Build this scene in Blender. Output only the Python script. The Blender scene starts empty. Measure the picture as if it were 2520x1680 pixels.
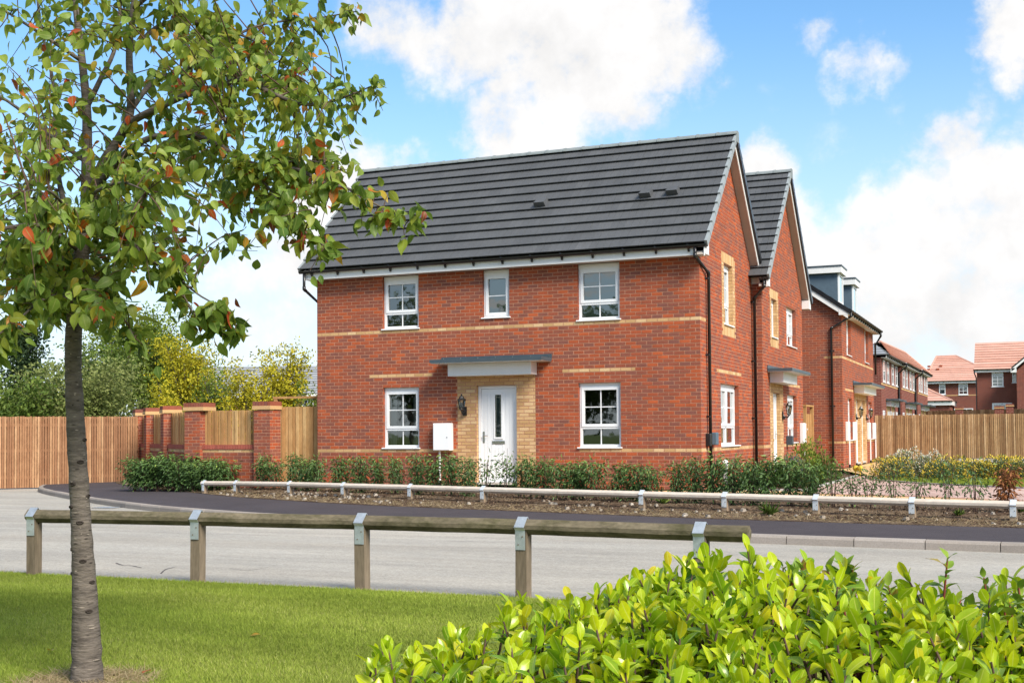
import bpy, math, random
import numpy as np
from mathutils import Vector, Matrix
random.seed(7); rng = np.random.default_rng(11)
sc = bpy.context.scene
COL = sc.collection

# ------------------------------------------------------------------ camera
CAM = Vector((5.8917, -23.7159, 1.45))
CR = Vector((0.92182542, 0.38753048, -0.00761719))
CF = Vector((-0.38715094, 0.92151824, 0.03030317))
CU = Vector((0.01876278, -0.02498522, 0.99951173))
FPX, CYP = 2991.0, 974.06                      # focal length and optical centre in units of a 2520 wide sheet
cd = bpy.data.cameras.new('camera'); cam = bpy.data.objects.new('camera', cd); COL.objects.link(cam)
cd.sensor_width = 36; cd.lens = FPX / 2520 * 36; cd.shift_y = (CYP - 840) / 2520
cd.clip_start = .1; cd.clip_end = 2500
m = Matrix(((CR.x, CU.x, -CF.x, CAM.x), (CR.y, CU.y, -CF.y, CAM.y), (CR.z, CU.z, -CF.z, CAM.z), (0, 0, 0, 1)))
cam.matrix_world = m
sc.camera = cam
def ray(u, v): return CR * ((u - 1260) / FPX) + CF - CU * ((v - CYP) / FPX)
def at(u, v, d): return CAM + ray(u, v) * d        # surveyed bearing and distance -> world point
def onz(u, v, z):
    r = ray(u, v); return CAM + r * ((z - CAM.z) / r.z)

# ------------------------------------------------------------------ sky and sun
SUN_DIR = Vector((.82, -.50, .82)).normalized()      # towards the sun
SUN_EL = math.asin(SUN_DIR.z); SUN_AZ = math.atan2(SUN_DIR.x, SUN_DIR.y)
w = bpy.data.worlds.new('World'); sc.world = w; w.use_nodes = True
nt = w.node_tree; nt.nodes.clear()
def N(t, typ, **k):
    n = t.nodes.new(typ)
    for a, b in k.items(): setattr(n, a, b)
    return n
def sky_nodes():
    L = nt.links.new
    out = N(nt, 'ShaderNodeOutputWorld'); bg = N(nt, 'ShaderNodeBackground'); bg.inputs[1].default_value = .1
    sk = N(nt, 'ShaderNodeTexSky'); sk.sky_type = 'NISHITA'; sk.sun_disc = False
    sk.sun_elevation = SUN_EL; sk.sun_rotation = SUN_AZ; sk.altitude = 50; sk.air_density = 1.0; sk.dust_density = .35; sk.ozone_density = 3.0
    tc = N(nt, 'ShaderNodeTexCoord')
    nrm = N(nt, 'ShaderNodeVectorMath', operation='NORMALIZE'); L(tc.outputs['Generated'], nrm.inputs[0])
    d = nrm.outputs[0]
    def math_(op, a, b=None, c=None):
        n = N(nt, 'ShaderNodeMath', operation=op)
        for i, x in enumerate((a, b, c)):
            if x is None: continue
            if isinstance(x, (int, float)): n.inputs[i].default_value = x
            else: L(x, n.inputs[i])
        return n.outputs[0]
    # warped direction so the cloud edges billow
    n1 = N(nt, 'ShaderNodeTexNoise'); n1.inputs['Scale'].default_value = 9; n1.inputs['Detail'].default_value = 6; n1.inputs['Roughness'].default_value = .6; L(d, n1.inputs['Vector'])
    sub = N(nt, 'ShaderNodeVectorMath', operation='SUBTRACT'); L(n1.outputs['Color'], sub.inputs[0]); sub.inputs[1].default_value = (.5, .5, .5)
    mul = N(nt, 'ShaderNodeVectorMath', operation='SCALE'); L(sub.outputs[0], mul.inputs[0]); mul.inputs['Scale'].default_value = .10
    add = N(nt, 'ShaderNodeVectorMath', operation='ADD'); L(d, add.inputs[0]); L(mul.outputs[0], add.inputs[1])
    wd = N(nt, 'ShaderNodeVectorMath', operation='NORMALIZE'); L(add.outputs[0], wd.inputs[0])
    mask = None
    for u, v, r, g in CLOUDS:
        c = ray(u, v).normalized()
        dt = N(nt, 'ShaderNodeVectorMath', operation='DOT_PRODUCT'); L(wd.outputs[0], dt.inputs[0]); dt.inputs[1].default_value = c
        ang = math_('ARCCOSINE', math_('MINIMUM', dt.outputs['Value'], .999999))
        mr = N(nt, 'ShaderNodeMapRange'); mr.interpolation_type = 'SMOOTHSTEP'
        mr.inputs['From Min'].default_value = r / FPX * 1.35; mr.inputs['From Max'].default_value = r / FPX * .25
        mr.inputs['To Min'].default_value = 0; mr.inputs['To Max'].default_value = g
        L(ang, mr.inputs['Value'])
        mask = mr.outputs[0] if mask is None else math_('MAXIMUM', mask, mr.outputs[0])
    # scattered cloud over the rest of the dome
    sx = N(nt, 'ShaderNodeSeparateXYZ'); L(d, sx.inputs[0])
    zz = math_('MAXIMUM', sx.outputs['Z'], .06)
    cb = N(nt, 'ShaderNodeCombineXYZ'); L(math_('DIVIDE', sx.outputs['X'], zz), cb.inputs[0]); L(math_('DIVIDE', sx.outputs['Y'], zz), cb.inputs[1])
    n2 = N(nt, 'ShaderNodeTexNoise'); n2.inputs['Scale'].default_value = .9; n2.inputs['Detail'].default_value = 7; n2.inputs['Roughness'].default_value = .58; L(cb.outputs[0], n2.inputs['Vector'])
    m2 = N(nt, 'ShaderNodeMapRange'); m2.interpolation_type = 'SMOOTHSTEP'; m2.inputs['From Min'].default_value = .45; m2.inputs['From Max'].default_value = .62; L(n2.outputs['Fac'], m2.inputs['Value'])
    dv = N(nt, 'ShaderNodeVectorMath', operation='DOT_PRODUCT'); L(d, dv.inputs[0]); dv.inputs[1].default_value = ray(1260, 640).normalized()
    mo = N(nt, 'ShaderNodeMapRange'); mo.interpolation_type = 'SMOOTHSTEP'; mo.inputs['From Min'].default_value = .88; mo.inputs['From Max'].default_value = .80; L(dv.outputs['Value'], mo.inputs['Value'])
    mask = math_('MAXIMUM', mask, math_('MULTIPLY', m2.outputs[0], mo.outputs[0]))
    # fine break up of the cloud edge
    n3 = N(nt, 'ShaderNodeTexNoise'); n3.inputs['Scale'].default_value = 20; n3.inputs['Detail'].default_value = 9; n3.inputs['Roughness'].default_value = .62; L(d, n3.inputs['Vector'])
    m3 = N(nt, 'ShaderNodeMapRange'); m3.inputs['From Min'].default_value = .3; m3.inputs['From Max'].default_value = .7; m3.inputs['To Min'].default_value = -.38; m3.inputs['To Max'].default_value = .34; L(n3.outputs['Fac'], m3.inputs['Value'])
    edge = math_('MULTIPLY', m3.outputs[0], math_('MULTIPLY', math_('MINIMUM', math_('MULTIPLY', mask, 3), 1), 1.0))
    mk = math_('ADD', mask, edge)
    mm = N(nt, 'ShaderNodeMapRange'); mm.interpolation_type = 'SMOOTHSTEP'; mm.inputs['From Min'].default_value = .17; mm.inputs['From Max'].default_value = .80; L(mk, mm.inputs['Value'])
    # cloud tone: white with faint grey bellies
    cr = N(nt, 'ShaderNodeMapRange'); cr.inputs['From Min'].default_value = .3; cr.inputs['From Max'].default_value = .65; cr.inputs['To Min'].default_value = CLOUD_LO; cr.inputs['To Max'].default_value = CLOUD_HI; L(math_('ADD', math_('MULTIPLY', n1.outputs['Fac'], .6), math_('MULTIPLY', n3.outputs['Fac'], .4)), cr.inputs['Value'])
    cc = N(nt, 'ShaderNodeCombineColor'); L(cr.outputs[0], cc.inputs[0]); L(math_('MULTIPLY', cr.outputs[0], .99), cc.inputs[1]); L(math_('MULTIPLY', cr.outputs[0], .985), cc.inputs[2])
    hs = N(nt, 'ShaderNodeHueSaturation'); hs.inputs['Hue'].default_value = SKY_HUE; hs.inputs['Saturation'].default_value = SKY_SAT; hs.inputs['Value'].default_value = SKY_VAL; L(sk.outputs[0], hs.inputs['Color'])
    # pale veil low in the sky
    vz = N(nt, 'ShaderNodeMapRange'); vz.interpolation_type = 'SMOOTHSTEP'; vz.inputs['From Min'].default_value = .34; vz.inputs['From Max'].default_value = .0; vz.inputs['To Max'].default_value = .8; L(sx.outputs['Z'], vz.inputs['Value'])
    mv = N(nt, 'ShaderNodeMix', data_type='RGBA'); L(vz.outputs[0], mv.inputs[0]); L(hs.outputs[0], mv.inputs[6]); mv.inputs[7].default_value = VEIL
    mx = N(nt, 'ShaderNodeMix', data_type='RGBA'); L(mm.outputs[0], mx.inputs[0]); L(mv.outputs[2], mx.inputs[6]); L(cc.outputs[0], mx.inputs[7])
    L(mx.outputs[2], bg.inputs[0]); L(bg.outputs[0], out.inputs[0])
CLOUDS = [(1400, 130, 270, 1), (1230, 40, 260, .95), (1010, 60, 190, .66), (1600, 120, 180, .9), (1260, 280, 170, .9), (900, 40, 140, .55), (1480, 270, 130, .7), (860, 70, 90, .45),
          (900, 470, 170, .85), (780, 560, 200, .85), (660, 690, 190, .62), (600, 850, 200, .42), (480, 560, 110, .4), (350, 900, 240, .38), (990, 420, 110, .55),
          (1880, 470, 130, .8), (1960, 600, 200, .9), (1850, 640, 150, .7), (2300, 640, 300, .9), (2500, 560, 260, .95), (2120, 760, 300, .72), (2440, 880, 300, .6), (2330, 330, 110, .7), (2420, 420, 130, .8), (2490, 60, 130, .85), (2530, 130, 110, .8),
          (2090, 150, 95, .50), (2175, 145, 65, .44), (1965, 70, 70, .42), (2060, 200, 75, .40), (2400, 215, 75, .3), (60, 420, 120, .3), (2250, 240, 90, .26), (1900, 250, 90, .22), (2100, 420, 160, .28)]
CLOUD_LO, CLOUD_HI = 3.5, 5.0
SKY_HUE, SKY_SAT, SKY_VAL = .494, 1.14, 1.0
VEIL = (3.5, 4.0, 4.5, 1)
sky_nodes()
sd = bpy.data.lights.new('sun', 'SUN'); sd.energy = 2.9; sd.angle = math.radians(24); sd.color = (1, .94, .84)
so = bpy.data.objects.new('sun', sd); COL.objects.link(so)
so.rotation_euler = (-SUN_DIR).to_track_quat('-Z', 'Y').to_euler(); so.location = (20, -20, 30)
sc.view_settings.view_transform = 'Standard'; sc.view_settings.look = 'None'; sc.view_settings.gamma = 1; sc.view_settings.use_curve_mapping = False
sc.view_settings.exposure = 1.2
sc.cycles.max_bounces = 6; sc.cycles.transparent_max_bounces = 12; sc.cycles.use_denoising = True
sc.cycles.caustics_reflective = False; sc.cycles.caustics_refractive = False

# ------------------------------------------------------------------ materials
MATS = {}
def mat(name, col, rough=.7, spec=.3, metal=0, noise=None, bump=None, ramp=None, trans=0, coat=0, vary=None, stretch=(1, 1, 1), rib=None):
    """procedural material: col base colour; ramp = [(pos,col)..] read from the 'tone' of each piece;
    noise = (scale, amount, colour) patches of another colour; bump = (scale, strength); vary = (scale, amount) light and dark"""
    mt = bpy.data.materials.new(name); mt.use_nodes = True; t = mt.node_tree; L = t.links.new
    b = t.nodes['Principled BSDF']; o = t.nodes['Material Output']
    b.inputs['Roughness'].default_value = rough; b.inputs['Specular IOR Level'].default_value = spec; b.inputs['Metallic'].default_value = metal
    if coat: b.inputs['Coat Weight'].default_value = coat; b.inputs['Coat Roughness'].default_value = .15
    geo = N(t, 'ShaderNodeNewGeometry')
    mp = N(t, 'ShaderNodeVectorMath', operation='MULTIPLY'); L(geo.outputs['Position'], mp.inputs[0]); mp.inputs[1].default_value = stretch
    pos = mp.outputs[0]
    cur = None
    if ramp:
        a = N(t, 'ShaderNodeAttribute'); a.attribute_name = 'tone'
        r = N(t, 'ShaderNodeValToRGB'); e = r.color_ramp.elements
        while len(e) < len(ramp): e.new(.5)
        for el, (p, c) in zip(e, ramp): el.position = p; el.color = (*c, 1)
        L(a.outputs['Fac'], r.inputs[0]); cur = r.outputs[0]
    else:
        rgb = N(t, 'ShaderNodeRGB'); rgb.outputs[0].default_value = (*col, 1); cur = rgb.outputs[0]
    if noise:
        ns = N(t, 'ShaderNodeTexNoise'); ns.inputs['Scale'].default_value = noise[0]; ns.inputs['Detail'].default_value = 6; ns.inputs['Roughness'].default_value = .62; L(pos, ns.inputs['Vector'])
        mr = N(t, 'ShaderNodeMapRange'); mr.inputs['From Min'].default_value = .42; mr.inputs['From Max'].default_value = .68; mr.inputs['To Max'].default_value = noise[1]; L(ns.outputs['Fac'], mr.inputs['Value'])
        mx = N(t, 'ShaderNodeMix', data_type='RGBA'); L(mr.outputs[0], mx.inputs[0]); L(cur, mx.inputs[6]); mx.inputs[7].default_value = (*noise[2], 1); cur = mx.outputs[2]
    for vsc, vam in (vary or []):
        ns = N(t, 'ShaderNodeTexNoise'); ns.inputs['Scale'].default_value = vsc; ns.inputs['Detail'].default_value = 5; ns.inputs['Roughness'].default_value = .6; L(pos, ns.inputs['Vector'])
        mr = N(t, 'ShaderNodeMapRange'); mr.inputs['From Min'].default_value = .3; mr.inputs['From Max'].default_value = .7; mr.inputs['To Min'].default_value = 1 - vam; mr.inputs['To Max'].default_value = 1 + vam; L(ns.outputs['Fac'], mr.inputs['Value'])
        vm = N(t, 'ShaderNodeVectorMath', operation='SCALE'); L(cur, vm.inputs[0]); L(mr.outputs[0], vm.inputs['Scale']); cur = vm.outputs[0]
    if rib:                                      # paler midrib of a leaf
        ra = N(t, 'ShaderNodeAttribute'); ra.attribute_name = 'rib'
        rm = N(t, 'ShaderNodeMapRange'); rm.interpolation_type = 'SMOOTHSTEP'; rm.inputs['From Min'].default_value = rib[1] * 1.6; rm.inputs['From Max'].default_value = rib[1] * .4; rm.inputs['To Max'].default_value = .75; L(ra.outputs['Fac'], rm.inputs['Value'])
        mx = N(t, 'ShaderNodeMix', data_type='RGBA'); L(rm.outputs[0], mx.inputs[0]); L(cur, mx.inputs[6]); mx.inputs[7].default_value = (*rib[0], 1); cur = mx.outputs[2]
    L(cur, b.inputs['Base Color'])
    if bump:
        ns = N(t, 'ShaderNodeTexNoise'); ns.inputs['Scale'].default_value = bump[0]; ns.inputs['Detail'].default_value = 5; L(pos, ns.inputs['Vector'])
        bp = N(t, 'ShaderNodeBump'); bp.inputs['Strength'].default_value = bump[1]; bp.inputs['Distance'].default_value = bump[2] if len(bump) > 2 else .01; L(ns.outputs['Fac'], bp.inputs['Height']); L(bp.outputs[0], b.inputs['Normal'])
    if trans:
        tr = N(t, 'ShaderNodeBsdfTranslucent'); L(cur, tr.inputs[0]); ms = N(t, 'ShaderNodeMixShader'); ms.inputs[0].default_value = trans
        L(b.outputs[0], ms.inputs[1]); L(tr.outputs[0], ms.inputs[2]); L(ms.outputs[0], o.inputs[0])
    MATS[name] = mt
    return mt

RED = [(0, (.205, .078, .058)), (.25, (.245, .078, .049)), (.5, (.30, .078, .040)), (.75, (.35, .081, .034)), (1, (.42, .096, .035))]
mat('brick', None, .85, .15, ramp=RED, vary=[(3.5, .12), (55, .22)], bump=(130, .25, .004))
mat('brick_tan', None, .85, .15, ramp=[(0, (.44, .265, .12)), (.5, (.55, .345, .165)), (1, (.64, .45, .25))], noise=(38, .4, (.42, .23, .09)), vary=[(60, .15)], bump=(130, .25, .004))
mat('brick_pink', None, .85, .15, ramp=[(0, (.30, .085, .06)), (1, (.40, .11, .075))], vary=[(60, .15)], bump=(130, .25, .004))
mat('mortar', (.43, .22, .14), .95, .1, vary=[(2.5, .15), (90, .2)])
mat('tile_grey', None, .62, .3, ramp=[(0, (.074, .077, .081)), (.5, (.081, .084, .088)), (1, (.092, .095, .099))], vary=[(1.2, .10), (45, .18)], bump=(160, .2, .003))
mat('tile_red', None, .75, .2, ramp=[(0, (.47, .25, .185)), (1, (.57, .335, .26))], vary=[(1.5, .08), (12, .12)])
mat('tile_slate', None, .6, .3, ramp=[(0, (.25, .26, .27)), (1, (.33, .34, .35))], vary=[(2, .1)])
mat('ridge', (.20, .225, .225), .55, .4, vary=[(8, .15)])
mat('verge', (.26, .285, .29), .5, .4, vary=[(6, .1)])
mat('upvc', (.80, .805, .81), .28, .5, vary=[(3, .02)])
mat('white_board', (.74, .735, .72), .42, .4, vary=[(1.2, .05), (30, .03)], noise=(2.2, .12, (.52, .46, .38)))
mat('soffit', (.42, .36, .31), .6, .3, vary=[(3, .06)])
mat('black_plastic', (.012, .012, .013), .32, .5, vary=[(6, .3)])
mat('canopy_grey', (.055, .075, .09), .42, .4, vary=[(5, .12)])
mat('dormer_grey', (.085, .125, .16), .5, .3, vary=[(9, .08)])
mat('steel', (.58, .56, .52), .25, .5, metal=1)
mat('galv', (.55, .59, .61), .46, .5, metal=.75, vary=[(14, .14), (120, .1)], noise=(24, .25, (.75, .78, .8)))
mat('galv_new', (.80, .83, .84), .42, .5, metal=.55, vary=[(20, .07)])
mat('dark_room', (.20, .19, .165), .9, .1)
mat('curtain', (.60, .58, .53), .9, .1)
mat('blind', (.30, .35, .335), .85, .1)
mat('brown_box', (.25, .17, .1), .7, .2)
mat('fence_wood', None, .85, .15, ramp=[(0, (.22, .13, .068)), (.35, (.34, .205, .105)), (.75, (.42, .265, .14)), (1, (.50, .335, .195))], noise=(7, .55, (.20, .095, .045)), vary=[(30, .14)], stretch=(1, 1, .35))
mat('fence_wood_warm', None, .85, .15, ramp=[(0, (.25, .125, .065)), (.35, (.32, .165, .085)), (.75, (.385, .21, .108)), (1, (.46, .27, .145))], noise=(7, .5, (.20, .085, .04)), vary=[(30, .14)], stretch=(1, 1, .35))
mat('panel_wood', None, .8, .2, ramp=[(0, (.36, .19, .075)), (.5, (.47, .265, .105)), (1, (.56, .36, .16))], noise=(5, .6, (.27, .125, .04)), vary=[(26, .12)], stretch=(1, 1, .3))
mat('rail_old', (.155, .128, .085), .9, .15, noise=(7, .85, (.062, .058, .026)), vary=[(3, .25), (40, .25)], stretch=(.5, 1, 1), bump=(60, .5, .006))
mat('post_old', (.185, .145, .10), .9, .15, noise=(7, .7, (.085, .066, .04)), vary=[(45, .2)], stretch=(1, 1, .18), bump=(60, .5, .006))
mat('rail_new', (.57, .50, .42), .8, .2, noise=(6, .4, (.44, .34, .26)), vary=[(25, .12)], stretch=(.35, 1, 1))
mat('post_new', (.33, .245, .165), .85, .2, noise=(9, .45, (.22, .14, .09)), vary=[(25, .12)], stretch=(1, 1, .3))
mat('road', (.355, .332, .29), .92, .2, noise=(.55, .5, (.41, .365, .30)), vary=[(.5, .16), (2.2, .09), (30, .22), (110, .42)], bump=(90, .9, .012), stretch=(.3, 1.5, 1))
mat('tarmac', (.060, .051, .055), .9, .2, vary=[(.6, .12), (4, .08), (110, .45)], bump=(140, .6, .008))
mat('kerb', None, .9, .15, ramp=[(0, (.26, .225, .195)), (.5, (.30, .26, .225)), (1, (.35, .31, .275))], noise=(3, .35, (.22, .20, .175)), vary=[(60, .15)], bump=(110, .3, .004))
mat('soil', (.095, .062, .042), .98, .05, noise=(2.6, .8, (.25, .185, .115)), vary=[(18, .35), (1.2, .2)], bump=(28, 1, .05))
mat('chips', None, .95, .05, ramp=[(0, (.04, .026, .018)), (.5, (.11, .07, .045)), (.85, (.22, .155, .10)), (1, (.36, .30, .235))])
mat('stone', None, .95, .1, ramp=[(0, (.22, .18, .14)), (1, (.38, .34, .29))], vary=[(40, .2)])
mat('straw', None, .9, .1, ramp=[(0, (.26, .19, .10)), (.6, (.38, .29, .165)), (1, (.46, .38, .24))], trans=.25)
mat('turf_soil', (.20, .215, .05), .98, .05, vary=[(3, .2), (30, .3)])
mat('grass', None, .65, .2, ramp=[(0, (.165, .225, .028)), (.45, (.26, .325, .045)), (.8, (.355, .405, .075)), (1, (.48, .47, .17))], vary=[(.8, .18), (3.3, .12)], trans=.35, stretch=(.45, 1.2, 1))
mat('ground_grass', (.10, .13, .035), .95, .05, vary=[(.2, .2), (2, .2)])
mat('buff_paving', (.55, .36, .17), .9, .15, vary=[(1, .08), (40, .12)])
mat('block_paving', None, .9, .15, ramp=[(0, (.40, .27, .225)), (.5, (.48, .34, .285)), (1, (.56, .41, .35))], vary=[(1, .08), (50, .12)])
mat('concrete', (.46, .44, .41), .9, .15, vary=[(3, .1), (60, .1)])
mat('bark', (.135, .112, .092), .85, .2, noise=(14, .8, (.055, .045, .038)), vary=[(5, .25), (70, .2)], stretch=(.6, .6, 2.6), bump=(32, .8, .012))
mat('lenticel', (.27, .225, .18), .85, .2, vary=[(30, .2)])
mat('scar', (.045, .036, .03), .9, .1, vary=[(30, .3)])
mat('twig', (.10, .062, .045), .8, .2, vary=[(20, .3)])
mat('red_twig', (.20, .045, .03), .7, .3, vary=[(20, .3)])
LEAF = [(0, (.065, .125, .02)), (.25, (.12, .195, .03)), (.5, (.185, .27, .038)), (.72, (.27, .33, .042)), (.86, (.24, .26, .028)), (.92, (.38, .27, .02)), (.955, (.46, .17, .02)), (.985, (.46, .07, .02)), (1, (.16, .05, .025))]
mat('cherry_leaf', None, .48, .35, ramp=LEAF, vary=[(38, .14)], trans=.40, rib=((.30, .34, .10), .07))
mat('laurel_leaf', None, .26, .55, ramp=[(0, (.08, .20, .014)), (.25, (.20, .35, .012)), (.55, (.38, .51, .012)), (.85, (.55, .60, .014)), (.95, (.58, .54, .02)), (1, (.62, .40, .02))], vary=[(30, .12)], trans=.44, rib=((.62, .66, .10), .09))
mat('dogwood_leaf', None, .5, .35, ramp=[(0, (.08, .16, .02)), (.4, (.17, .28, .025)), (.8, (.28, .36, .035)), (.93, (.34, .26, .04)), (.97, (.40, .07, .035)), (1, (.34, .04, .03))], vary=[(30, .12)], trans=.3)
mat('shrub_leaf', None, .5, .4, ramp=[(0, (.05, .10, .028)), (.45, (.095, .175, .042)), (.8, (.165, .25, .056)), (1, (.31, .37, .07))], vary=[(12, .15)], trans=.2)
mat('dead_leaf', None, .85, .1, ramp=[(0, (.24, .09, .035)), (1, (.42, .20, .09))], trans=.2)
mat('tree_green', None, .6, .25, ramp=[(0, (.07, .12, .016)), (.5, (.14, .20, .024)), (1, (.28, .33, .045))], vary=[(.7, .18)], trans=.3)
mat('tree_mid', None, .6, .25, ramp=[(0, (.045, .082, .016)), (.5, (.09, .145, .024)), (1, (.18, .235, .04))], vary=[(.7, .18)], trans=.3)
mat('tree_pale', None, .6, .25, ramp=[(0, (.085, .12, .03)), (.5, (.17, .205, .055)), (1, (.29, .315, .10))], vary=[(.7, .15)], trans=.3)
mat('tree_yellow', None, .6, .25, ramp=[(0, (.16, .18, .015)), (.4, (.34, .32, .02)), (1, (.60, .50, .025))], vary=[(.7, .15)], trans=.3)
mat('tree_dark', None, .6, .2, ramp=[(0, (.012, .026, .010)), (.6, (.028, .052, .018)), (1, (.06, .09, .03))], vary=[(.7, .2)], trans=.15)
mat('yellow_flower', None, .6, .2, ramp=[(0, (.55, .36, .02)), (1, (.75, .60, .09))], trans=.2)
mat('white_flower', None, .6, .2, ramp=[(0, (.50, .48, .38)), (1, (.72, .70, .58))], trans=.2)
mat('purple_flower', None, .7, .2, ramp=[(0, (.07, .055, .11)), (1, (.16, .13, .22))])
mat('grey_green', None, .7, .2, ramp=[(0, (.05, .085, .045)), (.6, (.11, .16, .07)), (1, (.20, .25, .12))], trans=.2)

def glass_mat(name, tint, refl=1.0):
    mt = bpy.data.materials.new(name); mt.use_nodes = True; t = mt.node_tree; L = t.links.new; t.nodes.remove(t.nodes['Principled BSDF']); o = t.nodes['Material Output']
    tr = N(t, 'ShaderNodeBsdfTransparent'); tr.inputs[0].default_value = (*tint, 1)
    gl = N(t, 'ShaderNodeBsdfGlossy'); gl.inputs['Roughness'].default_value = .02; gl.inputs['Color'].default_value = (.92, .95, .95, 1)
    fr = N(t, 'ShaderNodeFresnel'); fr.inputs['IOR'].default_value = 1.75
    nz = N(t, 'ShaderNodeTexNoise'); nz.inputs['Scale'].default_value = 2.2; ge = N(t, 'ShaderNodeNewGeometry'); L(ge.outputs['Position'], nz.inputs['Vector'])
    bp = N(t, 'ShaderNodeBump'); bp.inputs['Strength'].default_value = .06; bp.inputs['Distance'].default_value = .02; L(nz.outputs['Fac'], bp.inputs['Height']); L(bp.outputs[0], gl.inputs['Normal'])
    mu = N(t, 'ShaderNodeMath', operation='MULTIPLY'); L(fr.outputs[0], mu.inputs[0]); mu.inputs[1].default_value = refl
    ms = N(t, 'ShaderNodeMixShader'); L(mu.outputs[0], ms.inputs[0]); L(tr.outputs[0], ms.inputs[1]); L(gl.outputs[0], ms.inputs[2]); L(ms.outputs[0], o.inputs[0])
    MATS[name] = mt
glass_mat('glass', (.66, .72, .70), 2.6)
glass_mat('glass_clear', (.85, .88, .86), 1.0)
def far_brick():
    mt = bpy.data.materials.new('far_brick'); mt.use_nodes = True; t = mt.node_tree; L = t.links.new; b = t.nodes['Principled BSDF']; b.inputs['Roughness'].default_value = .9; b.inputs['Specular IOR Level'].default_value = .1
    g = N(t, 'ShaderNodeNewGeometry'); sp = N(t, 'ShaderNodeSeparateXYZ'); L(g.outputs['Position'], sp.inputs[0]); sn = N(t, 'ShaderNodeSeparateXYZ'); L(g.outputs['True Normal'], sn.inputs[0])
    ab = N(t, 'ShaderNodeMath', operation='ABSOLUTE'); L(sn.outputs[0], ab.inputs[0])
    gt = N(t, 'ShaderNodeMath', operation='GREATER_THAN'); L(ab.outputs[0], gt.inputs[0]); gt.inputs[1].default_value = .5
    mx = N(t, 'ShaderNodeMix'); L(gt.outputs[0], mx.inputs[0]); L(sp.outputs[0], mx.inputs[2]); L(sp.outputs[1], mx.inputs[3])
    cb = N(t, 'ShaderNodeCombineXYZ'); L(mx.outputs[0], cb.inputs[0]); L(sp.outputs[2], cb.inputs[1])
    br = N(t, 'ShaderNodeTexBrick'); L(cb.outputs[0], br.inputs['Vector']); br.inputs['Scale'].default_value = 1; br.inputs['Brick Width'].default_value = .225; br.inputs['Row Height'].default_value = .075; br.inputs['Mortar Size'].default_value = .006
    br.inputs['Color1'].default_value = (.13, .036, .028, 1); br.inputs['Color2'].default_value = (.20, .052, .036, 1); br.inputs['Mortar'].default_value = (.34, .20, .15, 1)
    L(br.outputs[0], b.inputs['Base Color']); MATS['far_brick'] = mt
far_brick()

# ------------------------------------------------------------------ mesh helpers
ORG = {}
def reg(o, wloc): ORG[o.name] = Vector(wloc)
def link(o, parent=None, wloc=(0, 0, 0)):
    COL.objects.link(o); wloc = Vector(wloc)
    if parent is not None:
        o.parent = parent; o.location = wloc - ORG[parent.name]
    else: o.location = wloc
    reg(o, wloc); return o
def tag(o, label=None, cat=None, group=None, kind=None):
    if label: o['label'] = label
    if cat: o['category'] = cat
    if group: o['group'] = group
    if kind: o['kind'] = kind
    return o
def empty(name, loc, label, cat, group=None):
    o = bpy.data.objects.new(name, None); o.empty_display_size = .2
    link(o, None, loc); return tag(o, label, cat, group)
def np_mesh(name, V, F, tone=None, smooth=False, rib=None):
    """V (n,3); F (m,3) or (m,4) index array"""
    me = bpy.data.meshes.new(name); V = np.asarray(V, np.float32); F = np.asarray(F, np.int32); k = F.shape[1]
    me.vertices.add(len(V)); me.vertices.foreach_set('co', V.ravel())
    me.loops.add(F.size); me.loops.foreach_set('vertex_index', F.ravel())
    me.polygons.add(len(F)); me.polygons.foreach_set('loop_start', np.arange(0, F.size, k, dtype=np.int32))
    if smooth: me.polygons.foreach_set('use_smooth', np.ones(len(F), bool))
    me.update(calc_edges=True)
    if tone is not None:
        a = me.attributes.new('tone', 'FLOAT', 'FACE'); a.data.foreach_set('value', np.asarray(tone, np.float32))
    if rib is not None:
        a = me.attributes.new('rib', 'FLOAT', 'POINT'); a.data.foreach_set('value', np.asarray(rib, np.float32))
    return me
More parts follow.
